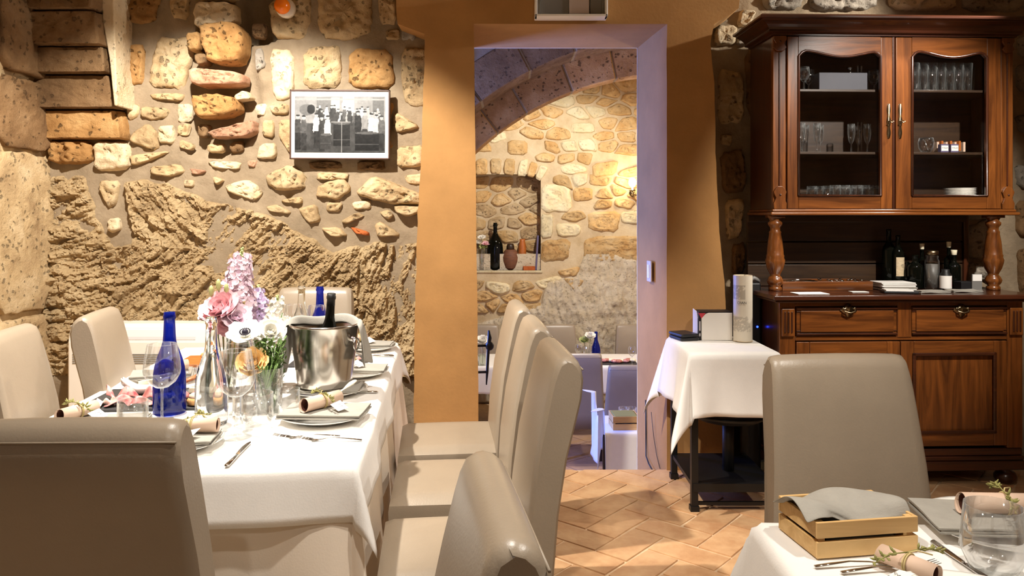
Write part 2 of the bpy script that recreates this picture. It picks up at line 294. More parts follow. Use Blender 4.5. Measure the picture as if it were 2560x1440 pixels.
MT = dict(
 mortar=stone_mat('lime_mortar', srgb(132, 116, 94), srgb(150, 132, 108), srgb(168, 150, 124), pits=.1, rnd=.02, bump=.5),
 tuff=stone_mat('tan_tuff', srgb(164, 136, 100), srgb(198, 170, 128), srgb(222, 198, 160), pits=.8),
 pale=stone_mat('pale_tuff', srgb(206, 180, 140), srgb(224, 202, 166), srgb(236, 220, 190), pits=.5),
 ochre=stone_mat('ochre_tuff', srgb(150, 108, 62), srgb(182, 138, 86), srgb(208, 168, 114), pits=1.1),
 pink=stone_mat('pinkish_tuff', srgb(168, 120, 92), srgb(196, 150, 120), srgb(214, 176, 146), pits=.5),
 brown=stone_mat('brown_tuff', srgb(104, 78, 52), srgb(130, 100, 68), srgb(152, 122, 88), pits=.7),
 rock=stone_mat('hewn_rock', srgb(164, 138, 102), srgb(192, 165, 124), srgb(214, 190, 150), pits=.25, bump=1.0),
 brick=stone_mat('red_brick', srgb(176, 92, 48), srgb(196, 108, 60), srgb(206, 124, 76), pits=.2),
 grey=stone_mat('grey_stone', srgb(132, 122, 108), srgb(160, 150, 136), srgb(186, 176, 160), pits=.8),
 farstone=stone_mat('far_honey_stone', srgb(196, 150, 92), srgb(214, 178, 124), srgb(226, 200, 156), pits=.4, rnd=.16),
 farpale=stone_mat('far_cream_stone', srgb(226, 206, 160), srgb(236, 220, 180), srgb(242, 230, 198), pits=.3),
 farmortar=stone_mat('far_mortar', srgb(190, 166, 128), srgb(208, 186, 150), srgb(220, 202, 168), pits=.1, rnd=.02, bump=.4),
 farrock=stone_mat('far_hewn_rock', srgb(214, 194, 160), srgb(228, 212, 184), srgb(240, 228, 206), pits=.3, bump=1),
 plaster=mat('ochre_plaster', srgb(172, 128, 78), .85, spec=.2, var=.12, vs=3, bump=.12, bs=60, world=True),
 ceil=mat('limewash', srgb(200, 180, 150), .9, var=.1, world=True),
 grout=mat('floor_grout', srgb(206, 176, 140), .9, var=.15, vs=14, bump=.2, world=True),
 tile=mat('terracotta', srgb(190, 140, 98), .42, var=.10, vs=7, bump=.2, bs=26, rnd=.12, col2=srgb(214, 174, 130), world=True),
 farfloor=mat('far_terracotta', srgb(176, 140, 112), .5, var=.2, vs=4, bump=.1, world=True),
 leather=mat('taupe_leather', srgb(152, 137, 118), .36, spec=.5, var=.05, vs=5, bump=.06, bs=180),
 leatherd=mat('taupe_stitching', srgb(146, 131, 112), .45),
 legwood=mat('dark_leg_wood', srgb(50, 34, 24), .4),
 linen=mat('white_linen', srgb(238, 234, 228), .8, spec=.2, var=.02, vs=20, bump=.08, bs=220, sheen=.2),
 cotton=mat('ivory_undercloth', srgb(232, 218, 200), .8, spec=.2, bump=.06, bs=200),
 greylinen=mat('grey_linen', srgb(160, 155, 145), .85, spec=.2, var=.06, vs=30, bump=.15, bs=260),
 china=mat('white_china', srgb(240, 236, 228), .18, coat=.4),
 steel=mat('brushed_steel', srgb(190, 184, 176), .2, metal=1, var=.05, vs=4, stretch=(1, 1, 12)),
 chrome=mat('polished_steel', srgb(200, 198, 194), .1, metal=1),
 blackmetal=mat('black_metal', srgb(24, 22, 21), .45, metal=.3),
 black=mat('matte_black', srgb(18, 17, 17), .5),
 blackleather=mat('black_leatherette', srgb(30, 30, 32), .42),
 whiteplastic=mat('white_plastic', srgb(236, 230, 220), .35),
 greyplastic=mat('grey_plastic', srgb(120, 118, 114), .45),
 paper=mat('white_paper', srgb(240, 236, 230), .75),
 ink=mat('grey_ink', srgb(70, 66, 62), .7),
 kraft=mat('beige_roll_paper', srgb(214, 184, 160), .7, var=.04, vs=12),
 kraftin=mat('brown_roll_lining', srgb(84, 42, 24), .8),
 twine=mat('straw_twine', srgb(206, 186, 130), .8),
 sprig=mat('dried_sprig', srgb(150, 146, 84), .8, rnd=.1),
 green=mat('leaf_green', srgb(84, 112, 46), .6, var=.25, vs=40),
 palegreen=mat('pale_bud_green', srgb(186, 192, 128), .6, var=.15, vs=30),
 petpink=mat('pink_petal', srgb(238, 168, 178), .6, var=.12, vs=60, col2=srgb(250, 216, 218)),
 petlil=mat('lilac_pink_petal', srgb(242, 208, 224), .6, var=.06, vs=50, col2=srgb(253, 240, 246)),
 petpurple=mat('lavender_petal', srgb(206, 180, 224), .6, var=.1, vs=50, col2=srgb(236, 222, 242)),
 petwhite=mat('white_petal', srgb(246, 242, 232), .6, var=.03, vs=50),
 petpeach=mat('peach_petal', srgb(246, 196, 118), .6, var=.1, vs=50, col2=srgb(252, 222, 160)),
 petdark=mat('anemone_eye', srgb(30, 22, 44), .6),
 slate=mat('slate_board', srgb(52, 50, 50), .6, var=.15, bump=.2, bs=60),
 ham=mat('cured_ham', srgb(196, 84, 92), .4, var=.2, vs=45, col2=srgb(236, 182, 172), det=2),
 fat=mat('ham_fat', srgb(240, 212, 202), .4),
 salami=mat('salami', srgb(158, 54, 46), .45, var=.3, vs=90, col2=srgb(220, 150, 130)),
 cheese=mat('white_cheese', srgb(246, 236, 206), .5),
 bread=mat('toasted_bread', srgb(208, 156, 96), .8, var=.2, vs=60, bump=.3, bs=120),
 honeywood=mat('olive_wood', srgb(186, 104, 44), .45, var=.2, vs=20),
 crate=wood_mat('pale_crate_pine', srgb(196, 152, 92), srgb(226, 188, 128), rough=.6, coat=0, axis='x'),
 walnut=wood_mat('walnut_upright', srgb(74, 38, 14), srgb(136, 78, 32)),
 walnutx=wood_mat('walnut_rail', srgb(74, 38, 14), srgb(136, 78, 32), axis='x'),
 mahog=wood_mat('dark_walnut', srgb(46, 22, 12), srgb(80, 40, 22), axis='x'),
 mahogz=wood_mat('dark_walnut_upright', srgb(46, 22, 12), srgb(80, 40, 22)),
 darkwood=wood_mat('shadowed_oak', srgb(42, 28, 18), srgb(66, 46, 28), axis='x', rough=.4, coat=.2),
 brass=mat('aged_brass', srgb(150, 132, 104), .3, metal=1),
 glass=glass_mat('clear_glass', dens=.08, gloss=1.0, rim=.75),
 pane=glass_mat('window_pane', dens=.02, gloss=.9, edge=(.9, .92, .92)),
 bluebottle=glass_mat('cobalt_glass', tint=(.06, .13, .62), dens=.03, body=(.01, .03, .42), bodyw=.3),
 darkbottle=glass_mat('dark_green_glass', tint=(.02, .03, .015), dens=.04, body=(.01, .012, .008), bodyw=.6),
 water=glass_mat('vase_water', tint=(.86, .92, .84), dens=.03),
 orange=mat('orange_dome', srgb(240, 120, 10), .25),
 frosted=mat('frosted_acrylic', srgb(206, 196, 196), .3),
 aged=mat('brown_frame_wood', srgb(74, 44, 30), .4),
 clay=mat('painted_clay', srgb(150, 96, 62), .7, var=.25, vs=14, col2=srgb(96, 60, 44), stretch=(1, 1, 5)),
 bulb=mat('warm_bulb', (1, .8, .5), .3, emit=((1, .78, .45), 40)),
 cushred=mat('crimson_print', srgb(196, 60, 70), .5),
 solidglass=mat('water_filled_glass', (.97, .99, .98), .0),
 led=mat('blue_led', (0, .02, .6), .3, emit=((.02, .06, 1), 6)),
 foil=mat('dark_foil_capsule', srgb(40, 34, 34), .3, metal=.6),
 boxgrey=mat('slate_grey_card', srgb(74, 74, 82), .6),
 bluesteel=mat('violet_box', srgb(96, 88, 120), .5),
)

_b = MT['solidglass'].node_tree.nodes['Principled BSDF']; set_in(_b, 'Transmission Weight', 1.0); set_in(_b, 'IOR', 1.36)
# ================================================================ STRUCTURE
YW = 4.45                                       # face of the mortar bed of the stone wall
def W2(px, py, Y=YW):
    p = P(px, py, Y); return (p.x, p.z)
def resample(poly, step, cut=.18):
    pts = [Vector(p) for p in poly]
    for _ in range(1):                            # one corner cut
        q = []
        for i in range(len(pts)):
            a, b = pts[i], pts[(i+1) % len(pts)]; q += [a*(1-cut)+b*cut, a*cut+b*(1-cut)]
        pts = q
    out = []
    for i in range(len(pts)):
        a, b = pts[i], pts[(i+1) % len(pts)]; n = max(1, round((b-a).length/step))
        out += [a+(b-a)*(k/n) for k in range(n)]
    return out
SEED = [0]
def stone(poly, depth, m, parent, y0=YW, step=.02, name='stone', rough=1., flat=.8, axis='y', cut=.16):
    """a wall stone: outline in the wall plane, rounded and knocked about, standing proud of the bed"""
    SEED[0] += 1; sd = SEED[0]
    pts = resample(poly, step, cut); n = len(pts); c = sum(pts, Vector((0, 0)))/n
    ar = np.array([[p.x-c.x, p.y-c.y] for p in pts])
    ang = np.arctan2(ar[:, 1], ar[:, 0])
    jit = 1+.10*rough*(vn(np.cos(ang)*3+sd, np.sin(ang)*3, sd))+.07*rough*vn(np.cos(ang)*9+sd, np.sin(ang)*9, sd)
    ar *= jit[:, None]
    V = []; big = max(float(np.abs(ar).max()), .03); k_ = max(3, min(14, int(big/.017)))
    if depth >= .08: rings = [(1.0, -.02/depth), (1.0, .35), (.98, .72), (.93, .93)]
    elif flat > .9: rings = [(1.0, -.02/depth), (1.0, .6), (.985, .9)]
    else: rings = [(1.0, -.015/depth), (1.0, .1), (.97, .42), (.91, .75)]
    rings += [(flat*(1-i/k_)**.9, 1.0) for i in range(k_)]
    for sc_, h in rings:
        x = ar[:, 0]*sc_; z = ar[:, 1]*sc_
        d = depth*h
        if h > .3: d = d+min(depth, .05)*.45*rough*fbm((x+c.x)*16, (z+c.y)*16, sd)+.010*rough*fbm((x+c.x)*48, (z+c.y)*48, sd+9)+rough*(.016*chips((x+c.x)*22, (z+c.y)*26, sd)+.008*chips((x+c.x)*55, (z+c.y)*60, sd+5))
        d = np.broadcast_to(d, x.shape)
        V += [(x[i], -d[i], z[i]) for i in range(n)]
    V.append((0, -depth*1.0, 0)); F = []
    for r in range(len(rings)-1):
        for k in range(n): F.append((r*n+k, r*n+(k+1) % n, (r+1)*n+(k+1) % n, (r+1)*n+k))
    L = (len(rings)-1)*n; F += [(L+k, L+(k+1) % n, len(V)-1) for k in range(n)]
    mb = MB(); mb.V = V; mb.F = F; mb.I = [0]*len(F)
    o = mb.build(name, m, parent); o.location = (c.x, y0, c.y)
    return o
def px_poly(pts, Y=YW): return [W2(x, y, Y) for x, y in pts]
def sdist(px, pz, poly):
    """signed distance of points to a polygon, positive inside"""
    A = np.array(poly); B = np.roll(A, -1, axis=0); d = np.full(px.shape, 1e9); ins = np.zeros(px.shape, bool)
    for a, b in zip(A, B):
        e = b-a; w0 = px-a[0]; w1 = pz-a[1]; t = np.clip((w0*e[0]+w1*e[1])/(e@e+1e-12), 0, 1)
        d = np.minimum(d, np.hypot(w0-e[0]*t, w1-e[1]*t))
        cnd = ((a[1] > pz) != (b[1] > pz)) & (px < (b[0]-a[0])*(pz-a[1])/(b[1]-a[1]+1e-12)+a[0]); ins ^= cnd
    return np.where(ins, d, -d)
def sheet(name, m, x0, x1, z0, z1, step, hfun, y0, parent=None, axis='y', smooth=True):
    """an upright displaced surface facing the room; height hfun(x, z) stands out of plane y0"""
    nx = max(2, int((x1-x0)/step)+1); nz = max(2, int((z1-z0)/step)+1)
    X, Z = np.meshgrid(np.linspace(x0, x1, nx), np.linspace(z0, z1, nz), indexing='ij'); H = hfun(X, Z)
    if axis == 'y': V = np.stack([X, y0-H, Z], -1).reshape(-1, 3)
    elif axis == 'x': V = np.stack([y0+H, X, Z], -1).reshape(-1, 3)
    mb = MB(); mb.V = [tuple(v) for v in V]
    mb.F = [(i*nz+j, (i+1)*nz+j, (i+1)*nz+j+1, i*nz+j+1) for i in range(nx-1) for j in range(nz-1)]
    if axis == 'x': mb.F = [f[::-1] for f in mb.F]
    mb.I = [0]*len(mb.F); return mb.build(name, m, parent, smooth=smooth)

# ---- floor of laid terracotta, herringbone
floor = struct('floor')
mb = MB(); mb.box(-3.2, 3.4, -2.4, 4.28, -.2, -.0025); mb.build('floor_bed', MT['grout'], floor, smooth=False)
TW, TA = .158, math.radians(50)
tile_v = []
for k in range(3):
    mb = MB(); L_, W_ = TW*2-.009, TW-.009; rr = random.Random(k)
    pts = [(-L_/2, -W_/2), (0, -W_/2+rr.uniform(-.002, .002)), (L_/2, -W_/2), (L_/2, W_/2), (0, W_/2+rr.uniform(-.002, .002)), (-L_/2, W_/2)]
    pts = [(x+rr.uniform(-.003, .003), y+rr.uniform(-.003, .003)) for x, y in pts]
    mb.prism(pts, lambda p: (p[0]*.985, p[1]*.97, .003), lambda p: (p[0], p[1], -.02))
    mb.F = [f[::-1] for f in mb.F]; tile_v.append(mb)
tile_me = [None]*3; cnt = 0
ca, sa = math.cos(TA), math.sin(TA)
for a in range(-40, 60):
    for b in range(-30, 30):
        ox, oy = a*1+b*2, a*1-b*2
        for kind in (0, 1):
            cx, cy = (ox+1, oy+.5) if kind == 0 else (ox+.5, oy+2)
            X = (cx*ca-cy*sa)*TW+.9; Y = (cx*sa+cy*ca)*TW+3.4
            if Y > 4.42 or Y < 2.35 or X < -.75 or X > Y*.69+.12 or X > 2.75: continue
            if X < .0 and Y < 3.2: continue
            an = TA+(PI/2 if kind else 0); hl, hw = TW-.0045, TW/2-.0045
            rc = [(X+math.cos(an)*a_-math.sin(an)*b_, Y+math.sin(an)*a_+math.cos(an)*b_) for a_, b_ in ((-hl, -hw), (hl, -hw), (hl, hw), (-hl, hw))]
            if max(q[1] for q in rc) > 4.28:                        # tiles cut at the doorway edge and the wall foot
                cl = []
                for k in range(4):
                    p, q = rc[k], rc[(k+1) % 4]
                    if p[1] <= 4.28: cl.append(p)
                    if (p[1]-4.28)*(q[1]-4.28) < 0: u = (4.28-p[1])/(q[1]-p[1]); cl.append((p[0]+(q[0]-p[0])*u, 4.28))
                if len(cl) < 3: continue
                mx, my = sum(p[0] for p in cl)/len(cl), sum(p[1] for p in cl)/len(cl)
                mb = MB(); mb.prism(cl, lambda p: (p[0]-mx, p[1]-my, .002), lambda p: (p[0]-mx, p[1]-my, -.02)); o = mb.build('floor_tile', MT['tile'], floor, smooth=False, recalc=True); o.location = (mx, my, 0); cnt += 1; continue
            v = random.randrange(3)
            if tile_me[v] is None: o = tile_v[v].build('floor_tile', MT['tile'], floor, smooth=False, recalc=True); tile_me[v] = o.data
            else: o = bpy.data.objects.new('floor_tile', tile_me[v]); COL.objects.link(o); o.parent = floor
            o.location = (X, Y, random.uniform(-.0015, .0008)); o.rotation_euler = (random.uniform(-.006, .006), random.uniform(-.006, .006), TA+(PI/2 if kind else 0)+random.uniform(-.02, .02)); cnt += 1
# worn stone nosing at the doorway edge and the stairs going down
st = struct('trim_1', 'worn terracotta edge and stairs going down through the doorway')
for k in range(4):
    mb = MB(); mb.box(-.3, .92, 4.285+k*.12, 4.42+k*.12, -.19*(k+2), -.19*(k+1)); mb.build('step', MT['tile'], st, smooth=False, bevel=.012)
# ---- ceiling and the walls out of view
mb = MB(); mb.box(-3.2, 3.4, -2.4, 4.9, 3.15, 3.3); tag(mb.build('ceiling', MT['ceil'], smooth=False), kind='structure')
mb = MB(); mb.box(-3.2, 3.4, -2.5, -2.35, 0, 3.2); tag(mb.build('wall_front', MT['tuff'], smooth=False), kind='structure')
mb = MB(); mb.box(3.3, 3.45, -2.4, 4.9, 0, 3.2); tag(mb.build('wall_right', MT['tuff'], smooth=False), kind='structure')

# ---- the stone wall at the back left
wall = struct('wall_back', 'rubble and tuff stone wall with wide mortar joints over a hewn rock base')
recess = px_poly([(600, -60), (690, -60), (688, 100), (640, 112), (600, 96)])
pock = px_poly([(470, 150), (500, 60), (620, 60), (650, 260), (640, 330), (560, 395), (470, 385)])
def bedh(X, Z):
    h = .012*fbm(X*9, Z*9, 3)+.005*fbm(X*30, Z*30, 5)
    h = h-.16*np.clip(sdist(X, Z, recess)/.015+.5, 0, 1)
    h = h-.05*np.clip(sdist(X, Z, pock)/.05+.5, 0, 1)
    return h
sheet('mortar_bed', MT['mortar'], -2.8, -.42, .02, 3.15, .02, bedh, YW, wall)
rock_poly = px_poly([(100, 430), (160, 420), (215, 435), (225, 470), (245, 530), (262, 570), (290, 612), (335, 605), (318, 520), (312, 455), (360, 448), (420, 455), (480, 480), (540, 500), (600, 512), (660, 532), (700, 545), (735, 565), (790, 600), (830, 628), (870, 612), (930, 602), (1000, 607), (1080, 600), (1080, 1200), (100, 1200)])
def rockh(X, Z):
    sd = sdist(X+.02*vn(X*14, Z*14, 8), Z+.02*vn(X*14, Z*14, 2), rock_poly)
    e = np.clip(sd/.03+.25, 0, 1); e = e*e*(3-2*e)
    pxx = 1280+X/YW*FPX
    th = np.where(pxx < 290, .15, np.where((pxx < 520) & (Z > 1.25), -1.05, np.where(pxx > 900, 1.25, .75)))
    a = X*np.cos(th)+Z*np.sin(th); c = -X*np.sin(th)+Z*np.cos(th); c = c+.03*fbm(X*5, Z*5, 6)
    grv = (1-np.abs(vn(a*3.2, c*17, 11))*2)**4*np.clip(.4+2.2*vn(X*2.6, Z*2.6, 21), 0, 1)*.038+(1-np.abs(vn(a*6+3, c*30, 12))*2)**4*.016
    wx, wz = X+.035*fbm(X*6, Z*6, 23), Z+.035*fbm(X*6, Z*6, 24); aa = wx*np.cos(th)+wz*np.sin(th); cc = -wx*np.sin(th)+wz*np.cos(th)
    crag = .034*chips(aa*5.5, cc*9, 31)+.024*chips(aa*12, cc*24, 33)+.014*chips(aa*27, cc*50, 35)+.007*chips(aa*60, cc*80, 36)
    big = .05*fbm(X*3.0, Z*3.6, 14, 3)
    return -.045+e*.085+e*(big+crag-grv+.008*fbm(X*40, Z*40, 15, 3))
sheet('hewn_rock_face', MT['rock'], -2.8, -.5, .5, 1.78, .0072, rockh, YW, wall, smooth=False)
S = [  # outline in photo pixels, thickness, material
 ([(310, -30), (410, -30), (385, 62), (310, 55)], .03, 'ochre'), ([(427, -30), (478, -30), (472, 50), (430, 45)], .03, 'tuff'),
 ([(317, 110), (365, 115), (360, 210), (328, 212)], .035, 'ochre'), ([(395, 95), (482, 92), (480, 140), (460, 226), (375, 213), (383, 140)], .03, 'tuff'),
 ([(375, 235), (463, 233), (455, 255), (383, 248)], .025, 'tuff'), ([(320, 263), (350, 260), (347, 290), (322, 305)], .02, 'tuff'),
 ([(353, 265), (425, 272), (417, 293), (383, 303), (353, 292)], .03, 'tuff'), ([(330, 335), (368, 307), (395, 328), (400, 367), (383, 377), (330, 355)], .03, 'tuff'),
 ([(400, 317), (437, 313), (438, 360), (397, 357)], .03, 'pale'), ([(328, 388), (430, 377), (383, 400), (333, 417)], .03, 'tuff'),
 ([(450, 347), (490, 363), (480, 377), (450, 370)], .02, 'tuff'),
 ([(497, 15), (597, 12), (600, 65), (497, 80)], .10, 'pale'), ([(515, -60), (600, -60), (597, 8), (500, 10)], .10, 'tuff'),
 ([(520, 70), (605, 66), (623, 85), (623, 140), (613, 165), (537, 163), (530, 133), (520, 115)], .15, 'ochre'),
 ([(483, 92), (518, 88), (517, 133), (483, 133)], .11, 'ochre'), ([(487, 185), (500, 178), (623, 188), (617, 220), (497, 222)], .13, 'pink'),
 ([(493, 247), (550, 240), (600, 250), (610, 278), (577, 297), (503, 300)], .13, 'ochre'), ([(530, 333), (583, 320), (650, 300), (640, 345), (547, 350)], .10, 'pink'),
 ([(520, 360), (567, 360), (560, 383), (523, 382)], .03, 'tuff'), ([(500, 140), (530, 140), (528, 165), (505, 170)], .09, 'brown'),
 ([(575, 358), (610, 352), (612, 380), (580, 385)], .03, 'brown'), ([(500, 310), (528, 312), (524, 345), (500, 345)], .04, 'brown'),
 ([(673, 0), (778, -30), (778, 70), (755, 98), (683, 98)], .035, 'tuff'), ([(793, -30), (930, -30), (932, 75), (887, 100), (800, 97)], .035, 'tuff'),
 ([(943, -30), (990, -30), (993, 62), (950, 62)], .03, 'tuff'), ([(675, 125), (735, 125), (736, 245), (683, 250)], .03, 'pale'),
 ([(760, 123), (845, 113), (853, 140), (853, 222), (757, 222)], .035, 'tuff'), ([(873, 123), (980, 125), (987, 222), (870, 222)], .035, 'ochre'),
 ([(1002, 122), (1075, 122), (1070, 267), (1015, 265), (1005, 213)], .03, 'tuff'), ([(965, 77), (1000, 72), (1000, 100), (965, 100)], .02, 'tuff'),
 ([(1006, 70), (1040, 70), (1038, 102), (1004, 104)], .015, 'grey'),
 ([(638, 123), (657, 120), (667, 167), (640, 180)], .02, 'grey'), ([(673, 262), (723, 260), (723, 287), (683, 287)], .03, 'tuff'),
 ([(660, 300), (687, 300), (687, 347), (657, 340)], .025, 'tuff'), ([(697, 300), (735, 300), (735, 393), (700, 350)], .025, 'tuff'),
 ([(650, 360), (693, 357), (693, 397), (643, 400)], .035, 'pale'), ([(983, 277), (1055, 317), (1003, 333), (980, 330)], .03, 'tuff'),
 ([(993, 367), (1060, 363), (1060, 417), (993, 420)], .035, 'tuff'), ([(590, 243), (620, 227), (640, 250), (597, 257)], .06, 'pale'),
 ([(620, 402), (645, 400), (638, 420), (622, 416)], .025, 'pink'), ([(735, 235), (980, 235), (980, 390), (735, 390)], .012, 'ochre'),
 ([(563, 463), (620, 447), (650, 467), (640, 503), (600, 490), (567, 477)], .035, 'pale'),
 ([(670, 437), (727, 410), (767, 440), (763, 473), (693, 477), (670, 460)], .05, 'tuff'),
 ([(793, 463), (860, 443), (880, 473), (850, 500), (793, 493)], .04, 'tuff'),
 ([(893, 477), (933, 437), (977, 453), (1060, 490), (1060, 510), (990, 513), (943, 503), (897, 487)], .06, 'tuff'),
 ([(987, 513), (1060, 517), (1050, 533), (1020, 543), (987, 530)], .07, 'tuff'), ([(703, 500), (757, 490), (757, 510), (710, 507)], .03, 'tuff'),
 ([(663, 517), (693, 510), (730, 530), (727, 537), (670, 527)], .025, 'tuff'), ([(747, 520), (793, 510), (803, 553), (773, 560), (750, 530)], .03, 'tuff'),
 ([(853, 553), (893, 530), (917, 540), (867, 560)], .03, 'tuff'), ([(800, 570), (847, 567), (873, 590), (837, 593)], .05, 'tuff'),
 ([(875, 565), (923, 580), (923, 590), (887, 583)], .03, 'brick'), ([(937, 560), (953, 553), (1007, 590), (943, 593)], .035, 'tuff'),
 ([(947, 530), (973, 523), (987, 540), (970, 550)], .03, 'tuff'), ([(790, 430), (873, 433), (870, 450), (793, 450)], .025, 'tuff'),
 ([(377, 417), (450, 410), (467, 430), (427, 443), (380, 437)], .04, 'tuff'), ([(473, 420), (520, 427), (500, 437), (478, 434)], .02, 'pink'),
 ([(460, 450), (487, 450), (487, 467), (463, 467)], .02, 'tuff'), ([(537, 440), (563, 450), (547, 463), (535, 456)], .03, 'tuff'),
 ([(520, 402), (605, 405), (600, 424), (530, 420)], .02, 'pale'),
 ([(250, 453), (303, 450), (293, 510), (273, 523), (253, 477)], .03, 'tuff'), ([(273, 547), (300, 543), (307, 573), (283, 583), (273, 577)], .03, 'pale'),
 ([(1010, 440), (1060, 432), (1060, 462), (1015, 458)], .02, 'tuff'), ([(770, 405), (860, 402), (858, 424), (775, 424)], .015, 'brown'),
 ([(890, 404), (960, 402), (965, 424), (895, 428)], .02, 'brown'), ([(630, 60), (668, 58), (666, 100), (632, 96)], .02, 'brown'),
 ([(612, 470), (660, 478), (650, 500), (618, 496)], .02, 'tuff'), ([(880, 505), (925, 500), (930, 522), (885, 525)], .02, 'pale'),
 ([(820, 505), (858, 508), (850, 530), (815, 528)], .018, 'tuff'), ([(640, 262), (668, 258), (664, 290), (640, 286)], .015, 'pale'),
 ([(445, 262), (478, 258), (482, 300), (448, 310)], .02, 'pale'), ([(447, 312), (478, 310), (470, 340), (446, 338)], .02, 'tuff'),
]
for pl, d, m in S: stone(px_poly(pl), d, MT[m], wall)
# the dressed springer blocks standing out at the upper left, plastered along the arris
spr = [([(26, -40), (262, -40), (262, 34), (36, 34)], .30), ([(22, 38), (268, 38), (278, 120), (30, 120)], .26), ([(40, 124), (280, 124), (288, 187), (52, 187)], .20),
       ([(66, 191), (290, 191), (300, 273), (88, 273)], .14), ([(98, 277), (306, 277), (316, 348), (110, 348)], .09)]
for pl, d in spr: stone(px_poly(pl, YW-d*.6), d, MT['brown' if d > .10 else 'ochre'], wall, step=.04, name='springer_block', rough=.3, flat=.95, cut=.03)  # upper blocks take the brown stone, putting their shade into the colour
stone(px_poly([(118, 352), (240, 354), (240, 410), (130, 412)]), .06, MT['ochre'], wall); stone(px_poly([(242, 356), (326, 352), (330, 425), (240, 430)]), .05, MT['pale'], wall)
mb = MB(); pts = px_poly([(258, -60), (294, -60), (300, 150), (304, 268), (296, 268), (284, 150), (268, 60)], YW-.15)
mb.prism(pts, lambda p: (p[0], YW-.2, p[1]), lambda p: (p[0], YW+.02, p[1])); mb.build('arris_plaster', MT['pale'], wall, smooth=False, bevel=.01, recalc=True)
# ---- left wall
lw = struct('wall_left', 'pitted tuff block wall meeting the hewn rock in the corner')
def lwh(Y, Z):
    j = .02*np.exp(-((Z-1.78)/.02)**2)+.02*np.exp(-((Z-2.2-.03*vn(Y*3, Z, 2))/.02)**2)+.025*np.exp(-((Z-.88)/.05)**2)
    return .03*fbm(Y*4, Z*4, 31)+.012*fbm(Y*20, Z*20, 33)-j
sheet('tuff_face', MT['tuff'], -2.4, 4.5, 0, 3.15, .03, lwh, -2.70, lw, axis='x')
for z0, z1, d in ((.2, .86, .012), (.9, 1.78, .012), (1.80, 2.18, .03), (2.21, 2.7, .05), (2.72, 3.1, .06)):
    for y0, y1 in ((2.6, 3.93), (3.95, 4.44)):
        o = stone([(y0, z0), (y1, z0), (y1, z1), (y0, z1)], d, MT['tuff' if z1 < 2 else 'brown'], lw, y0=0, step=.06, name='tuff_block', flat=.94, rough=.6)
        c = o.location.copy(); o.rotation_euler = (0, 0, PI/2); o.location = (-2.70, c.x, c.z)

# ---- plastered wall with the doorway
YP = 4.27; YB = 4.82
pw = struct('wall_middle', 'ochre plastered wall around the open doorway')
def edge(pts, z):
    q = sorted([(P(x, y, YP).z, P(x, y, YP).x) for x, y in pts]); return float(np.interp(z, [a for a, _ in q], [b for _, b in q]))
LE = [(980, -120), (990, 0), (994, 60), (1062, 66), (1060, 200), (1056, 300), (1052, 420), (1045, 520), (1042, 620), (1038, 760), (1036, 850), (1034, 1060), (1032, 1180)]
RE = [(1862, -120), (1850, 0), (1848, 22), (1782, 62), (1776, 118), (1785, 200), (1790, 400), (1800, 600), (1812, 700), (1820, 1180)]
OL = [(1185, 60), (1190, 500), (1198, 1180)]; ORt = [(1667, 60), (1668, 1180)]
ztop = P(0, 60, YP).z
zs = list(np.linspace(-.0, ztop, 46))+[ztop+.03*k for k in range(1, 24)]
mb = MB(); rows = []
def und(x, z): return .006*float(fbm(x*4, z*4, 41))+.003*float(fbm(x*11, z*11, 42))
NL, NR = 7, 8
for z in zs:
    xl = edge(LE, z)+.006*float(vn(z*20, 0, 3)); xr = edge(RE, z)+.006*float(vn(z*18, 4, 3)); a = edge(OL, min(z, ztop)); b = edge(ORt, min(z, ztop))
    a += .004*float(vn(z*6, 1, 5)); b += .005*float(vn(z*6, 3, 5))
    xs = [xl+(a-xl)*k/NL for k in range(NL+1)]+[a+(b-a)*k/6 for k in range(1, 6)]+[b+(xr-b)*k/NR for k in range(NR+1)]
    rows.append([(x, YP-und(x, z), z) for x in xs])
nz, nx = len(rows), len(rows[0]); V = [v for r in rows for v in r]; F = []; iz = 45
for i in range(nz-1):
    for j in range(nx-1):
        if i < iz and NL <= j < NL+6: continue
        F.append((i*nx+j, i*nx+j+1, (i+1)*nx+j+1, (i+1)*nx+j))
mb.add(V, F); mb.build('plaster_face', MT['plaster'], pw)
mb = MB()                                              # returns and reveals
bl, br, bz = -.275, .7925, P(0, 115, YB-.07).z
mb.grid([[r[0], (r[0][0], YW+.05, r[0][2])] for r in rows]); mb.grid([[(r[-1][0], YW+.1, r[-1][2]), r[-1]] for r in rows])
mb.build('plaster_return', MT['plaster'], pw)
mb = MB(); low = -.95
def rev(xf, xb, flip):
    g = [[(xf(z), YP-und(xf(z), z) if z >= 0 else YP, z), (xf(z)*.66+xb*.34, YP+.19, z), (xf(z)*.33+xb*.67, YP+.37, z), (xb, YB, z)] for z in [low, -.4]+zs[:46]]
    if flip: g = [r[::-1] for r in g]
    mb.grid(g)
rev(lambda z: edge(OL, max(z, 0))+.004*float(vn(max(z, 0)*6, 1, 5)), bl, True); mb.build('reveal', MT['plaster'], pw)
mb = MB(); rev(lambda z: edge(ORt, max(z, 0))+.005*float(vn(max(z, 0)*6, 3, 5)), br, False); mb.build('reveal', MT['plaster'], pw)
mb = MB(); g = []
for k in range(9):
    t = k/8; xf = rows[45][NL][0]*(1-t)+rows[45][NL+6][0]*t; xb = bl*(1-t)+br*t
    g.append([(xf, YP-und(xf, ztop), ztop), ((xf+xb)/2, (YP+YB)/2, (ztop+bz)/2+.004*math.sin(7*t)), (xb, YB, bz)])
mb.grid(g); mb.build('soffit', MT['plaster'], pw)
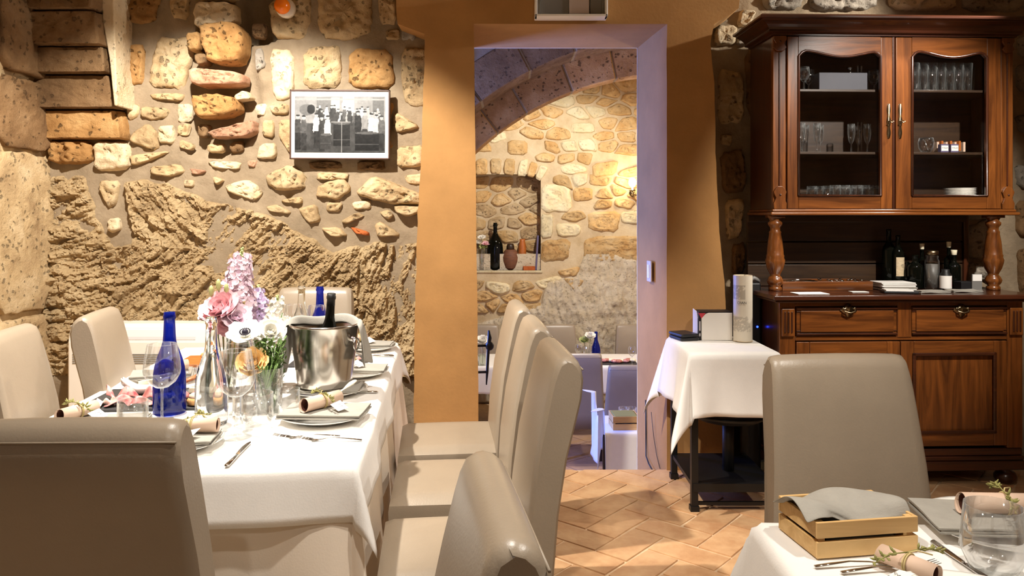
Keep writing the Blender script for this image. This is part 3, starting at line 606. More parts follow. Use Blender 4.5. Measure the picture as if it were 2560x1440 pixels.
mb = MB(); mb.box(-3.2, bl, YB-.02, YB, low, 3.3); mb.box(br, 3.4, YB-.02, YB, low, 3.3); mb.box(bl, br, YB-.02, YB, bz, 3.3); mb.build('far_side_skin', MT['farmortar'], pw, smooth=False)

# ---- stone wall behind the cabinet
rw = struct('wall_back_right', 'dark rubble stone wall behind the cabinet')
YR = 4.60
sheet('mortar_bed', MT['mortar'], 1.0, 3.35, .0, 3.15, .03, lambda X, Z: .012*fbm(X*9, Z*9, 53)+.006*fbm(X*28, Z*28, 55), YR, rw)
S2 = [([(1795, 175), (1858, 178), (1860, 308), (1792, 310)], 'tuff'), ([(1800, 335), (1830, 340), (1826, 365), (1802, 362)], 'tuff'), ([(1800, 380), (1860, 376), (1866, 480), (1806, 485)], 'brown'),
      ([(1812, 500), (1862, 496), (1850, 590), (1815, 600)], 'tuff'), ([(1828, 612), (1862, 605), (1860, 680), (1830, 690)], 'brown'), ([(1786, 62), (1842, 64), (1838, 112), (1784, 116)], 'pale'),
      ([(1848, 26), (1888, 30), (1872, 66), (1842, 68)], 'pale'), ([(1846, 84), (1876, 90), (1866, 118), (1838, 114)], 'grey'), ([(1900, -40), (2010, -36), (2000, 26), (1905, 24)], 'grey'),
      ([(2020, -40), (2200, -40), (2190, 26), (2024, 28)], 'grey'), ([(2215, -40), (2380, -40), (2390, 28), (2220, 26)], 'pale'), ([(2400, -40), (2560, -40), (2560, 30), (2405, 30)], 'grey'),
      ([(2540, 90), (2600, 90), (2600, 140), (2544, 144)], 'grey'), ([(2538, 160), (2600, 165), (2600, 230), (2540, 228)], 'grey'), ([(2536, 290), (2600, 280), (2600, 340), (2544, 330)], 'grey'),
      ([(2535, 410), (2600, 420), (2600, 480), (2540, 470)], 'grey'), ([(2536, 500), (2600, 500), (2600, 600), (2540, 590)], 'brown'), ([(2410, 570), (2470, 545), (2495, 600), (2480, 650), (2405, 645)], 'grey'),
      ([(2410, 500), (2500, 500), (2490, 545), (2412, 552)], 'grey'), ([(2408, 655), (2490, 655), (2490, 700), (2408, 700)], 'grey'), ([(2538, 620), (2600, 620), (2600, 760), (2546, 740)], 'brown'),
      ([(1860, 120), (1930, 120), (1930, 300), (1868, 290)], 'brown'), ([(2240, 560), (2330, 556), (2330, 640), (2244, 650)], 'brown')]
for pl, m in S2: stone(px_poly(pl, YR), .04, MT[m], rw, y0=YR)

# ================================================================ FAR ROOM (five steps down)
ZF = -.93; YF = 9.6
ff = struct('floor_far', 'lilac-lit tile floor of the lower dining room')
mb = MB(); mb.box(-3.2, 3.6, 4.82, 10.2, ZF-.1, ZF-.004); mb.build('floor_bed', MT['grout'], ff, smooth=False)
big = MB(); big.box(-.168, .168, -.168, .168, -.03, .003); tme = None
for i in range(-2, 8):
    for j in range(0, 9):
        a = math.radians(38); x = i*.345*math.cos(a)-j*.345*math.sin(a)+.95; y = i*.345*math.sin(a)+j*.345*math.cos(a)+5.2
        if not (5.0 < y < 8.8 and -.2 < x < 2.4): continue
        if tme is None: o = big.build('floor_tile', MT['farfloor'], ff, smooth=False); tme = o.data
        else: o = bpy.data.objects.new('floor_tile', tme); COL.objects.link(o); o.parent = ff
        o.location = (x, y, ZF); o.rotation_euler = (0, 0, a)
wl = struct('wall_far_left', 'stone side wall of the lower room with an assumed window')  # unseen wall, near part set inward so the assumed light reaches the doorway
mb = MB()
for b_ in ((-1.8, -1.6, 4.82, 5.28, ZF, 3.4), (-1.8, -1.6, 6.12, 6.22, ZF, 3.4), (-1.8, -1.6, 5.28, 6.12, ZF, .3), (-1.8, -1.6, 5.28, 6.12, 2.1, 3.4), (-3.2, -3.0, 6.2, 10.2, ZF, 3.4), (-3.0, -1.36, 6.2, 6.8, ZF, .6)): mb.box(*b_)
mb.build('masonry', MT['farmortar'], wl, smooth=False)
mb = MB(); mb.box(3.45, 3.6, 4.82, 10.2, ZF, 3.4); tag(mb.build('wall_far_right', MT['farmortar'], smooth=False), kind='structure')
mb = MB(); mb.box(-3.2, 3.6, 4.8, 10.2, 3.4, 3.5); tag(mb.build('ceiling_far', MT['farmortar'], smooth=False), kind='structure')
wn = struct('assumed_window_1', 'assumed unseen window in the lower room')  # out of view, assumed as the source of the blue area light
mb = MB()
for b_ in ((-1.73, -1.68, 5.28, 5.33, .3, 2.1), (-1.73, -1.68, 6.07, 6.12, .3, 2.1), (-1.73, -1.68, 5.28, 6.12, .3, .35), (-1.73, -1.68, 5.28, 6.12, 2.05, 2.1), (-1.73, -1.68, 5.69, 5.71, .3, 2.1)): mb.box(*b_)
mb.build('assumed_window_frame', MT['aged'], wn, smooth=False)

# stepped arches in cut stone
ARC = (1.40, .17)
def arch(name, label, y0, y1, r0, r1, n, m, sd):
    ar = struct(name, label); rr = random.Random(sd); angs = [math.radians(18)]
    while angs[-1] < math.radians(162): angs.append(angs[-1]+math.radians(rr.uniform(6.5, 10.5)))
    for a0, a1 in zip(angs, angs[1:]):
        mb = MB(); g = .0018; q0 = a0+g; q1 = a1-g; dy = rr.uniform(-.012, .012)
        pts = [(r0*math.cos(q0+(q1-q0)*k/4), r0*math.sin(q0+(q1-q0)*k/4)) for k in range(5)]
        r1_ = r1+rr.uniform(-.03, .06)
        pts += [(r1_*math.cos(q1-(q1-q0)*k/4), r1_*math.sin(q1-(q1-q0)*k/4)) for k in range(5)]
        mb.prism(pts, lambda p: (p[0]+ARC[0], y0+dy, p[1]+ARC[1]), lambda p: (p[0]+ARC[0], y1, p[1]+ARC[1]))
        mb.build('voussoir', MT[m], ar, smooth=False, bevel=.012, seg=1, recalc=True)
    mb = MB(); N = 40; q = [math.radians(14+152*k/N) for k in range(N+1)]
    R0 = r0+.006
    mb.grid([[(ARC[0]+R0*math.cos(t), y0+.02, ARC[1]+R0*math.sin(t)), (ARC[0]+R0*math.cos(t), y1, ARC[1]+R0*math.sin(t))] for t in q])
    mb.grid([[(ARC[0]+R0*math.cos(t), y0+.02, ARC[1]+R0*math.sin(t)), (ARC[0]+(r1+1.9)*math.cos(t), y0+.02, ARC[1]+(r1+1.9)*math.sin(t))] for t in q])
    mb.build('arch_mortar', MT['mortar'], ar, smooth=False)
    return ar
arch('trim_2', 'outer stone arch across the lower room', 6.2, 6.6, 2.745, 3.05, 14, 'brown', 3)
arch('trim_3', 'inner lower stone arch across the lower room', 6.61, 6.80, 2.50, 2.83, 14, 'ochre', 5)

# far wall with niche, rubble stones and a pale hewn base
fw = struct('wall_far', 'warmly lit honey rubble wall with niche in the lower room')
def F2(px, py, Y=YF): p = P(px, py, Y); return (p.x, p.z)
NX0, NX1, NZ0, NZ1 = -1.05, F2(1352, 0)[0], F2(0, 676)[1], F2(0, 436)[1]
niche = [(NX0, NZ0), (NX1, NZ0), (NX1, NZ1-.06), (NX1-.12, NZ1), (NX0, NZ1+.1)]
mb = MB()
for b_ in ((-3.1, NX0, YF, YF+.1, ZF, 3.4), (NX1, 3.5, YF, YF+.1, ZF, 3.4), (NX0, NX1, YF, YF+.1, ZF, NZ0), (NX0, NX1, YF, YF+.1, NZ1, 3.4)): mb.box(*b_)
mb.build('mortar_bed', MT['farmortar'], fw, smooth=False)
mb = MB(); mb.box(NX0, NX1+.25, YF+.28, YF+.36, NZ0-.05, NZ1+.1); mb.box(NX1, NX1+.08, YF+.05, YF+.31, NZ0-.05, NZ1+.1); mb.box(NX0, NX1+.1, YF+.02, YF+.31, NZ1, NZ1+.08); mb.build('niche_lining', MT['farmortar'], fw, smooth=False)
mb = MB(); mb.box(NX0, NX1+.02, YF-.02, YF+.31, NZ0-.03, NZ0); mb.build('niche_sill', MT['farpale'], fw, smooth=False, bevel=.008)
frock = [F2(1100, 860), (-1.2, ZF), (2.6, ZF), F2(1640, 660), F2(1560, 640), F2(1470, 600), F2(1440, 690), F2(1360, 700), F2(1350, 760), F2(1250, 790), F2(1190, 810)]
def frh(X, Z):
    e = np.clip(sdist(X+.03*vn(X*9, Z*9, 3), Z+.03*vn(X*9, Z*9, 7), frock)/.05+.3, 0, 1)
    ch = np.abs(vn(X*26+Z*4, Z*7, 61))*2*.026+np.abs(vn(X*44-Z*6, Z*12, 62))*.02
    return -.04+e*(.09+.05*fbm(X*3, Z*3, 63, 3)-ch+.014*chips(X*30+Z*6, Z*9, 64))
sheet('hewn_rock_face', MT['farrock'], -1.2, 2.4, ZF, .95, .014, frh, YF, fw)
FS = [([(1354, 460), (1425, 462), (1430, 528), (1352, 532)], 'farpale'), ([(1352, 534), (1383, 535), (1382, 590), (1352, 596)], 'farpale'), ([(1388, 557), (1452, 560), (1450, 590), (1395, 592)], 'farpale'),
      ([(1352, 600), (1428, 598), (1420, 650), (1352, 656)], 'farstone'), ([(1470, 530), (1550, 528), (1545, 580), (1470, 575)], 'farstone'), ([(1460, 590), (1640, 590), (1640, 660), (1455, 650)], 'farstone'),
      ([(1428, 308), (1485, 306), (1488, 332), (1428, 334)], 'farpale'), ([(1430, 470), (1482, 470), (1480, 500), (1435, 505)], 'farstone'), ([(1550, 530), (1600, 525), (1600, 560), (1552, 558)], 'farpale'),
      ([(1300, 400), (1322, 398), (1316, 440), (1292, 440)], 'farpale'), ([(1326, 404), (1346, 410), (1334, 446), (1316, 440)], 'farstone'), ([(1350, 410), (1372, 420), (1352, 452), (1337, 446)], 'farpale'),
      ([(1262, 396), (1288, 398), (1286, 438), (1258, 436)], 'farstone'), ([(1226, 396), (1254, 396), (1252, 436), (1226, 434)], 'farstone'), ([(1190, 398), (1218, 396), (1220, 436), (1188, 438)], 'farstone'),
      ([(1270, 350), (1320, 352), (1318, 388), (1268, 386)], 'farstone'), ([(1480, 410), (1545, 400), (1540, 435), (1482, 445)], 'farstone')]
taken = []
for pl, m in FS:
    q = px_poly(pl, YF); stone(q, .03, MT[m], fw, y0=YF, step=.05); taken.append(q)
def voronoi(seeds, box, asp):
    out = []
    for i, s in enumerate(seeds):
        pl = [(box[0], box[2]), (box[1], box[2]), (box[1], box[3]), (box[0], box[3])]
        pl = [(x/asp, z) for x, z in pl]; sx, sz = s[0]/asp, s[1]
        for j, t in enumerate(seeds):
            if j == i: continue
            tx, tz = t[0]/asp, t[1]
            if (tx-sx)**2+(tz-sz)**2 > .5: continue
            mx, mz, nx_, nz_ = (sx+tx)/2, (sz+tz)/2, tx-sx, tz-sz; new = []
            for k in range(len(pl)):
                a, b = pl[k], pl[(k+1) % len(pl)]; da = (a[0]-mx)*nx_+(a[1]-mz)*nz_; db = (b[0]-mx)*nx_+(b[1]-mz)*nz_
                if da <= 0: new.append(a)
                if da*db < 0: u = da/(da-db); new.append((a[0]+(b[0]-a[0])*u, a[1]+(b[1]-a[1])*u))
            pl = new
            if len(pl) < 3: break
        if len(pl) >= 3: out.append([(x*asp, z) for x, z in pl])
    return out
def rubble(x0, x1, z0, z1, dx, dz, parent, y0, skip, sd, mats, gap=.012, depth=.03, asp=1.7, step=.05):
    rr = random.Random(sd); seeds = []; nz_ = int((z1-z0)/dz)
    for j in range(nz_):
        x = x0+rr.uniform(0, dx)
        while x < x1: seeds.append((x, z0+(j+.5)*dz+rr.uniform(-.35, .35)*dz)); x += dx*rr.uniform(.55, 1.5)
    for c in voronoi(seeds, (x0, x1, z0, z1), asp):
        cx_ = sum(p[0] for p in c)/len(c); cz_ = sum(p[1] for p in c)/len(c)
        if skip(np.array([cx_]+[p[0]*.8+cx_*.2 for p in c]), np.array([cz_]+[p[1]*.8+cz_*.2 for p in c])): continue
        s_ = []
        for p in c:
            d = math.hypot(p[0]-cx_, p[1]-cz_); k = max(.3, 1-gap*rr.uniform(.8, 2.2)/max(d, .02)); s_.append((cx_+(p[0]-cx_)*k, cz_+(p[1]-cz_)*k))
        stone(s_, depth*rr.uniform(.6, 1.3), MT[rr.choice(mats)], parent, y0=y0, step=step)
def skipf(x, z):
    if (sdist(x, z, niche) > -.02).any() or (sdist(x, z, frock) > .03).all(): return True
    return any((sdist(x, z, q) > .0).sum() > 0 for q in taken)
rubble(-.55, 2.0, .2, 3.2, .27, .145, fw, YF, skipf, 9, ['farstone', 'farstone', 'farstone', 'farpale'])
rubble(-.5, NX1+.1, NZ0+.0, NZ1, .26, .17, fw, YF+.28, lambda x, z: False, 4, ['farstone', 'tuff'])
# rubble above the arches (seen dark through the doorway)
AR0 = struct('wall_far_arch', 'dark rubble wall above the arch in the lower room')
def skipa(x, z): return (np.hypot(x-ARC[0], z-ARC[1]) < 3.02).any()
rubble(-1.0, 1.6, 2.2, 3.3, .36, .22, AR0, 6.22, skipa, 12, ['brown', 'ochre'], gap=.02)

# ================================================================ CHAIRS
def make_chair():
    t = thing('dining_chair', 'x', 'chair')
    # side outline of the backrest (y forward, z up), front edge then crown then rear edge
    fr = [(-.135, .30), (-.137, .46), (-.147, .60), (-.167, .76), (-.196, .90), (-.214, .975)]
    crown = [(-.222, 1.008), (-.232, 1.030), (-.249, 1.040), (-.264, 1.042), (-.279, 1.037), (-.291, 1.026)]
    rear = [(-.299, 1.008), (-.303, .980), (-.298, .93), (-.280, .86), (-.256, .77), (-.231, .62), (-.215, .45), (-.208, .30)]
    prof = fr+crown+rear; n = len(prof)
    def width(z): return .232-.040*max(0, (z-.40)/.64)
    mb = MB(); xs = [-1, -.96, -.85, -.5, 0, .5, .85, .96, 1]; g = []
    for s in xs:
        row = []
        e = abs(s); pinch = .009 if e == 1 else (.002 if e > .95 else 0)
        cy = [(-.174-.090*max(0, (z-.45)/.6)**1.25) for _, z in prof]
        for (y, z), c in zip(prof, cy):
            yy = y+(pinch if y < c else -pinch); zz = z-(pinch*1.2 if z > 1.0 else 0)+(.004*(1-s*s) if z > 1 else 0)
            bulge = .008*(1-s*s) if (y > c and .5 < z < .98) else 0
            row.append((s*width(z), yy+bulge, zz))
        g.append(row+[row[0]])
    mb.grid(g); mb.add(g[0][:-1], [tuple(range(n))]); mb.add(g[-1][:-1], [tuple(range(n-1, -1, -1))])
    mb.build('backrest', MT['leather'], t, recalc=True)
    mb = MB()
    mb.tube([(s*width(1.02)*.98, -.2995, 1.0085) for s in (-1, -.5, 0, .5, 1)], .0024, 6)
    mb.build('seam', MT['leatherd'], t)
    # seat cushion, softly crowned
    nx, ny = 14, 14; top = []; w2, y0, y1 = .222, -.15, .26
    def sq(u): return math.copysign(min(1, abs(u)), u)
    g = []
    for i in range(nx+1):
        u = -1+2*i/nx; row = []
        for j in range(ny+1):
            v = -1+2*j/ny
            e = max(0, (max(abs(u), abs(v) if v > 0 else 0)-.8)/.2); z = .472-.022*e*e+.008*(1-u*u)*(1-v*v)
            row.append((u*w2, y0+(y1-y0)*(v+1)/2, z))
        g.append(row)
    mb = MB(); mb.grid(g)
    def rim(pts): mb.grid([[(x, y, z), (x*1.012, y+.003, z-.02), (x*1.0, y, .365)] for x, y, z in pts])
    rim([g[i][0] for i in range(nx+1)][::-1]); rim([g[nx][j] for j in range(ny+1)][::-1]); rim([g[i][ny] for i in range(nx+1)]); rim([g[0][j] for j in range(ny+1)])
    mb.add([(-w2, y0, .365), (w2, y0, .365), (w2, y1, .365), (-w2, y1, .365)], [(0, 3, 2, 1)])
    mb.build('seat', MT['leather'], t, recalc=True)
    for sx, sy in ((-1, 1), (1, 1), (-1, -1), (1, -1)):
        mb = MB(); x = sx*.19; y = .21 if sy > 0 else -.2; k = 0 if sy > 0 else -.03
        mb.grid([[(x+a*.02, y+b*.02, .37) for a, b in ((-1, -1), (1, -1), (1, 1), (-1, 1), (-1, -1))], [(x+a*.015, y+k+b*.015, 0) for a, b in ((-1, -1), (1, -1), (1, 1), (-1, 1), (-1, -1))]])
        mb.add([(x+a*.015, y+k+b*.015, 0) for a, b in ((-1, -1), (1, -1), (1, 1), (-1, 1))], [(0, 1, 2, 3)])
        mb.build('leg', MT['legwood'], t, smooth=False, recalc=True)
    return t
chair0 = make_chair()
GC = 'taupe leather dining chairs'
TILT = math.radians(6)
# (crown x, crown y, heading of the seat, label); a chair looks along local +y, its crown is .275 behind its origin
def seat_chair(x, y, rz, label, first=[True]):
    loc = (x+.275*-math.sin(rz), y+.275*math.cos(rz), 0)
    if first[0]: first[0] = False; o = chair0; o.location = loc; o.rotation_euler = (0, 0, rz); o['label'] = label; o['group'] = GC; return o
    return dup(chair0, loc, rz, label, GC)
R90 = PI/2
seat_chair(.045, 3.38, R90+TILT, 'taupe leather chair nearest the doorway, farthest in the row right of the long table')
seat_chair(.10, 2.83, R90+TILT*.8, 'taupe leather chair in the middle of the row right of the long table')
seat_chair(.150, 2.27, R90+TILT, 'taupe leather chair nearest the camera in the row right of the long table')
seat_chair(-.008, 1.085, R90+.15, 'cut-off taupe chair at the bottom edge, only its bright leather crown in view')
seat_chair(-1.70, 3.09, -R90+TILT+.1, 'taupe leather chair in front of the white wall heater, left of the long table')
seat_chair(-1.735, 2.58, -R90+TILT+.1, 'taupe leather chair at the left picture edge beside the long table')
seat_chair(-1.06, 4.13, PI+.02, 'taupe leather chair at the wall end of the long table, under the picture')
seat_chair(-.815, 1.435, 0.02, 'taupe leather chair with its back to the camera, near end of the long table')
seat_chair(.905, 2.14, PI+.05, 'taupe leather chair in front of the cabinet at the near right table')

# ================================================================ TABLES AND CLOTHS
def cloth(name, label, x0, x1, y0, y1, zt, over, m, parent=None, flare=.10, rip=.05, kf=14, seed=0, corner=1.0, n=None, diag=.22, group=None, rounded=False, crease=()):
    def samples(a, b):
        L = b-a; k = max(4, int(L/.05)); e = max(6, int(over/.022))
        return [a-over*(1-i/e) for i in range(e)]+[a+L*i/k for i in range(k+1)]+[b+over*(i+1)/e for i in range(e)]
    U, V = samples(x0, x1), samples(y0, y1); g = []; rr = random.Random(seed); ph = [rr.uniform(0, 6) for _ in range(6)]
    def soft(d): return d-.012*(1-math.exp(-d/.012))                # the rolled table edge
    for u in U:
        row = []
        for v in V:
            dx = max(0, x0-u, u-x1); dy = max(0, y0-v, v-y1); sx = -1 if u < x0 else 1; sy = -1 if v < y0 else 1
            bx, by = min(max(u, x0), x1), min(max(v, y0), y1)
            if dx == 0 and dy == 0:
                z = zt+.0012*math.sin(u*9+ph[0])*math.sin(v*8+ph[1])
                for cu in crease: z += .003*math.exp(-((u-cu)/.012)**2)
                row.append((u, v, z)); continue
            if dx == 0 or dy == 0:
                d = dx+dy; t = (v if dx else u)
                rpl = rip*(math.sin(t*kf+ph[2])+.5*math.sin(t*kf*2.3+ph[3]))*max(0, d-.02)
                out = .012*(1-math.exp(-d/.012))+flare*d+rpl
                for cu in crease:
                    if dy: out += .008*math.exp(-((u-cu)/.015)**2)
                row.append((bx+(sx*out if dx else 0), by+(sy*out if dy else 0), zt-soft(d))); continue
            L = max(dx, dy) if rounded else math.hypot(dx, dy)
            phi = math.atan2(dy, dx); s2 = math.sin(2*phi)
            o = .010+flare*L+diag*L*s2**1.5; dz = L*(1-.05*s2)*corner
            row.append((bx+sx*(o*math.cos(phi)**.7 if dx else 0), by+sy*(o*math.sin(phi)**.7 if dy else 0), max(.004, zt-soft(dz))))
        g.append(row)
    mb = MB(); mb.grid(g); mb.F = [f for f in mb.F]
    o = mb.build(name, m, parent, recalc=False, solid=.0015)
    if label: tag(o, label, 'tablecloth', group)
    return o
def table(name, label, x0, x1, y0, y1, zt, loc, rz, m='legwood', th=.03):
    t = thing(name, label, 'table', loc, rz)
    mb = MB(); mb.box(x0, x1, y0, y1, zt-th, zt); mb.build('tabletop', MT[m], t, smooth=False, bevel=.004)
    for x in (x0+.05, x1-.05):
        for y in (y0+.05, y1-.05):
            mb = MB(); mb.box(x-.025, x+.025, y-.025, y+.025, 0, zt-th); mb.build('leg', MT[m], t, smooth=False)
    return t
TZ = .76
# long table: local frame turned 6 degrees, near right corner on the photo's corner
tl = (-.425, 2.04, 0); TR = math.radians(5.2)
table('dining_table', 'long dining table under the white cloths by the stone wall', -1.05, -.01, .01, 1.92, TZ-.005, tl, TR)
c1 = cloth('undercloth', 'floor-length ivory undercloth of the long dining table', -1.05, -.01, .01, 1.92, TZ-.003, .72, MT['cotton'], flare=.05, rip=.05, kf=11, seed=3, rounded=True, diag=.1)
c1.location = tl; c1.rotation_euler = (0, 0, TR)
c2 = cloth('tablecloth', 'white linen top cloth with drooping corner on the long dining table', -1.065, .0, .0, 1.93, TZ, .155, MT['linen'], flare=.13, rip=.05, kf=9, seed=5, corner=1.12, crease=(-.28,))
c2.location = tl; c2.rotation_euler = (0, 0, TR)
# near right table
tn = (.545, 1.66, 0)
table('dining_table', 'near right dining table cut by the picture corner', .01, .93, -.78, -.01, TZ-.005, tn, -.04)
c3 = cloth('tablecloth', 'white linen cloth on the near right table with the wooden crate', .0, .94, -.80, .0, TZ, .265, MT['linen'], flare=.16, rip=.05, kf=9, seed=8, diag=.2)
c3.location = tn; c3.rotation_euler = (0, 0, -.04)
# serving trolley by the doorway
sx0, sx1, sy0, sy1, SZ = .862, 1.285, 3.66, 4.16, .77
tr = thing('serving_trolley', 'black metal serving stand with a low shelf beside the doorway', 'stand', (0, 0, 0))
mb = MB(); mb.box(sx0+.005, sx1-.005, sy0+.005, sy1-.005, SZ-.03, SZ-.003); mb.build('top_plate', MT['blackmetal'], tr, smooth=False)
for x in (sx0+.02, sx1-.02):
    for y in (sy0+.02, sy1-.02):
        mb = MB(); mb.box(x-.016, x+.016, y-.016, y+.016, .03, SZ-.03); mb.box(x-.021, x+.021, y-.021, y+.021, 0, .03); mb.build('leg', MT['blackmetal'], tr, smooth=False)
mb = MB(); mb.box(sx0+.01, sx1-.01, sy0+.01, sy1-.01, .115, .135); mb.box(sx0+.01, sx1-.01, sy0+.0, sy0+.02, .10, .14); mb.build('shelf', MT['blackmetal'], tr, smooth=False)
mb = MB(); mb.box(sx0+.02, sx1-.02, sy0+.02, sy0+.035, .03, .045); mb.build('floor_rail', MT['blackmetal'], tr, smooth=False)
mb = MB()
mb.lathe([(.0, .40), (.16, .40), (.205, .425), (.215, .44), (.2, .442), (.0, .42)], 32, ((sx0+sx1)/2+.03, (sy0+sy1)/2-.03, 0)); mb.tube([((sx0+sx1)/2+.03, (sy0+sy1)/2-.03, .40), ((sx0+sx1)/2+.03, (sy0+sy1)/2-.03, .136)], .03, 12)
tag(mb.build('round_tray_stand', MT['black']), 'round black tray on a post inside the serving stand', 'tray')
c4 = cloth('tablecloth', 'white cloth with long pointed corners on the black serving stand', sx0, sx1, sy0, sy1, SZ, .31, MT['linen'], flare=.13, rip=.06, kf=13, seed=12, diag=.2, corner=1.12)

# ================================================================ CABINET
CL = Vector((1.40, 3.98, 0)); CY = math.radians(2.2)
cab = thing('display_cabinet', 'tall carved walnut display cabinet with two glazed doors above drawers', 'cabinet', CL, CY)
def K(px, py, yl):
    """photo pixel to cabinet (x, z) on the upright plane yl behind its front"""
    d = P(px, py, 1)-Vector((0, 0, CAM_H)); nrm = Vector((-math.sin(CY), math.cos(CY), 0)); o = Vector((0, 0, CAM_H))
    t = (CL+nrm*yl-o).dot(nrm)/d.dot(nrm); q = o+d*t-CL; return (q.x*math.cos(CY)+q.y*math.sin(CY), q.z)
WC = 1.31
def part(name, m, boxes, par=cab, bevel=.004, smooth=False):
    mb = MB()
    for b_ in boxes: mb.box(*b_)
    return mb.build(name, MT[m], par, smooth=smooth, bevel=bevel)
# lower body
part('carcass', 'mahogz', [(0, .03, .02, .52, .09, .98), (WC-.03, WC, .02, .52, .09, .98), (.03, WC-.03, .5, .52, .09, .98), (.03, WC-.03, .03, .5, .09, .12), (.03, WC-.03, .06, .5, .50, .52)])
part('plinth', 'mahog', [(-.012, WC+.012, -.012, .52, .085, .135), (-.006, WC+.006, -.006, .52, .135, .16), (.0, WC, .0, .05, .16, .20)], bevel=.008)
mb = MB(); prof = [(-.055, .985), (-.055, 1.0), (-.045, 1.012), (-.04, 1.018)]
mb.box(-.05, WC+.05, -.055, .55, .992, 1.018); mb.box(-.035, WC+.035, -.04, .54, .978, .992); mb.build('countertop', MT['mahog'], cab, smooth=False, bevel=.008, seg=3)
xm0, xm1 = K(2243, 780, 0)[0], K(2278, 780, 0)[0]
zd0, zd1 = .745, .965
part('stile', 'walnut', [(0, .085, 0, .03, .20, .98)]); part('stile', 'walnut', [(WC-.085, WC, 0, .03, .20, .98)])
part('drawer_divider', 'walnut', [(xm0, xm1, -.004, .03, .79, .98)]); part('rail', 'walnutx', [(.085, WC-.085, 0, .03, .775, .80)]); part('rail', 'walnutx', [(.085, WC-.085, .0, .03, .955, .98)])
for x0 in (.008, WC-.077):
    mb = MB(); mb.box(x0, x0+.07, -.014, 0, .80, .945)
    b = mb.build('fluted_block', MT['walnut'], cab, smooth=False, bevel=.004)
    for k in range(3):
        mb = MB(); mb.box(x0+.013+k*.018, x0+.022+k*.018, -.019, -.012, .82, .93); mb.build('flute', MT['mahogz'], b, smooth=False, bevel=.003)
def escutcheon(par, x, y, z, name='drawer_pull'):
    mb = MB(); pts = []
    for k in range(28):
        a = 2*PI*k/28; r = .030*(1+.22*math.cos(4*a)+.12*math.cos(8*a+1)); pts.append((x+r*1.15*math.cos(a), z+r*.95*math.sin(a)))
    mb.prism(pts, lambda p: (p[0], y-.006, p[1]), lambda p: (p[0], y, p[1]))
    mb.tube([(x-.03, y-.008, z+.008), (x-.028, y-.022, z-.004), (x, y-.026, z-.012), (x+.028, y-.022, z-.004), (x+.03, y-.008, z+.008)], .0042, 8)
    mb.ball((x-.03, y-.008, z+.01), .007, 8, 6); mb.ball((x+.03, y-.008, z+.01), .007, 8, 6)
    return mb.build(name, MT['brass'], par, smooth=True, recalc=True)
for a, b, px_ in ((.09, xm0-.003, 2118), (xm1+.003, WC-.09, 2400)):
    mb = MB(); mb.box(a, b, -.002, .02, .803, .952); mb.box(a+.02, b-.02, -.010, -.002, .822, .934)
    d = mb.build('drawer', MT['walnutx'], cab, smooth=False, bevel=.003)
    mb = MB()
    for q in ((a, b, -.012, -.002, .940, .950), (a, b, -.012, -.002, .806, .816), (a, b, -.006, -.002, .926, .931), (a, b, -.006, -.002, .824, .829)): mb.box(*q)
    mb.build('moulding', MT['mahog'], d, smooth=False, bevel=.003)
    escutcheon(d, K(px_, 775, 0)[0], -.010, K(px_, 775, 0)[1])
def key_plate(par, x, y, z, h=.085):
    mb = MB(); pts = []
    for s in (1, -1):
        for k in range(15):
            t = k/14 if s > 0 else 1-k/14; wv = (.0045+.0075*abs(math.sin(t*PI*3.0))*(1-.35*abs(2*t-1)))
            pts.append((x+s*wv, z-h+2*h*t))
    mb.prism(pts, lambda p: (p[0], y-.004, p[1]), lambda p: (p[0], y, p[1])); mb.tube([(x, y-.004, z), (x, y-.03, z), (x+.012, y-.034, z-.004), (x, y-.034, z-.012), (x-.010, y-.034, z-.002)], .0025, 6)
    return mb.build('key_plate', MT['brass'], par, recalc=True)
xg = K(2250, 950, 0)[0]
for a, b, kx in ((.09, xg-.002, None), (xg+.002, WC-.09, K(2267, 960, 0)[0])):
    d = part('door', 'walnut', [(a+.07, b-.07, .004, .014, .29, .70)])
    for q in ((a, a+.07), (b-.07, b)): part('door_stile', 'walnut', [(q[0], q[1], -.006, .02, .215, .77)], par=d)
    for q in ((.70, .77), (.215, .29)): part('door_rail', 'walnutx', [(a+.07, b-.07, -.006, .02, q[0], q[1])], par=d)
    part('moulding', 'mahog', [(a+.06, b-.06, -.016, -.006, .692, .71), (a+.06, b-.06, -.016, -.006, .282, .30), (a+.06, a+.078, -.016, -.006, .282, .71), (b-.078, b-.06, -.016, -.006, .282, .71)], par=d, bevel=.005)
    if kx: key_plate(d, kx, -.006, .52)
for x in (.06, WC-.06):
    for y in (.05, .46):
        mb = MB(); mb.lathe([(.028, .09), (.032, .078), (.022, .072), (.045, .06), (.056, .042), (.055, .024), (.042, .006), (.03, 0)][::-1], 20, (x, y, 0)); mb.build('bun_foot', MT['mahogz'], cab)
# turned columns carrying the upper case
UY = .17
zu = K(2230, 533, UY)[1]-.012; zt_ = K(2230, 92, UY)[1]
colp = [(.036, 0), (.036, .02), (.028, .026), (.040, .042), (.045, .058), (.036, .078), (.026, .088), (.03, .10), (.043, .125), (.052, .158), (.054, .175), (.048, .19), (.05, .20), (.046, .208), (.044, .24), (.040, .28), (.032, .325), (.034, .335), (.027, .345), (.028, .362), (.038, .375), (.040, .388), (.028, .40), (.036, .415), (.036, .43)]
kz = (zu-1.018)/.43
for x in (K(1943, 640, UY)[0], K(2492, 640, UY)[0]):
    mb = MB(); mb.lathe([(r*.98, 1.018+z*kz) for r, z in colp], 24, (x, UY+.03, 0)); mb.box(x-.04, x+.04, UY-.01, UY+.07, zu-.014, zu); mb.build('turned_column', MT['walnut'], cab)
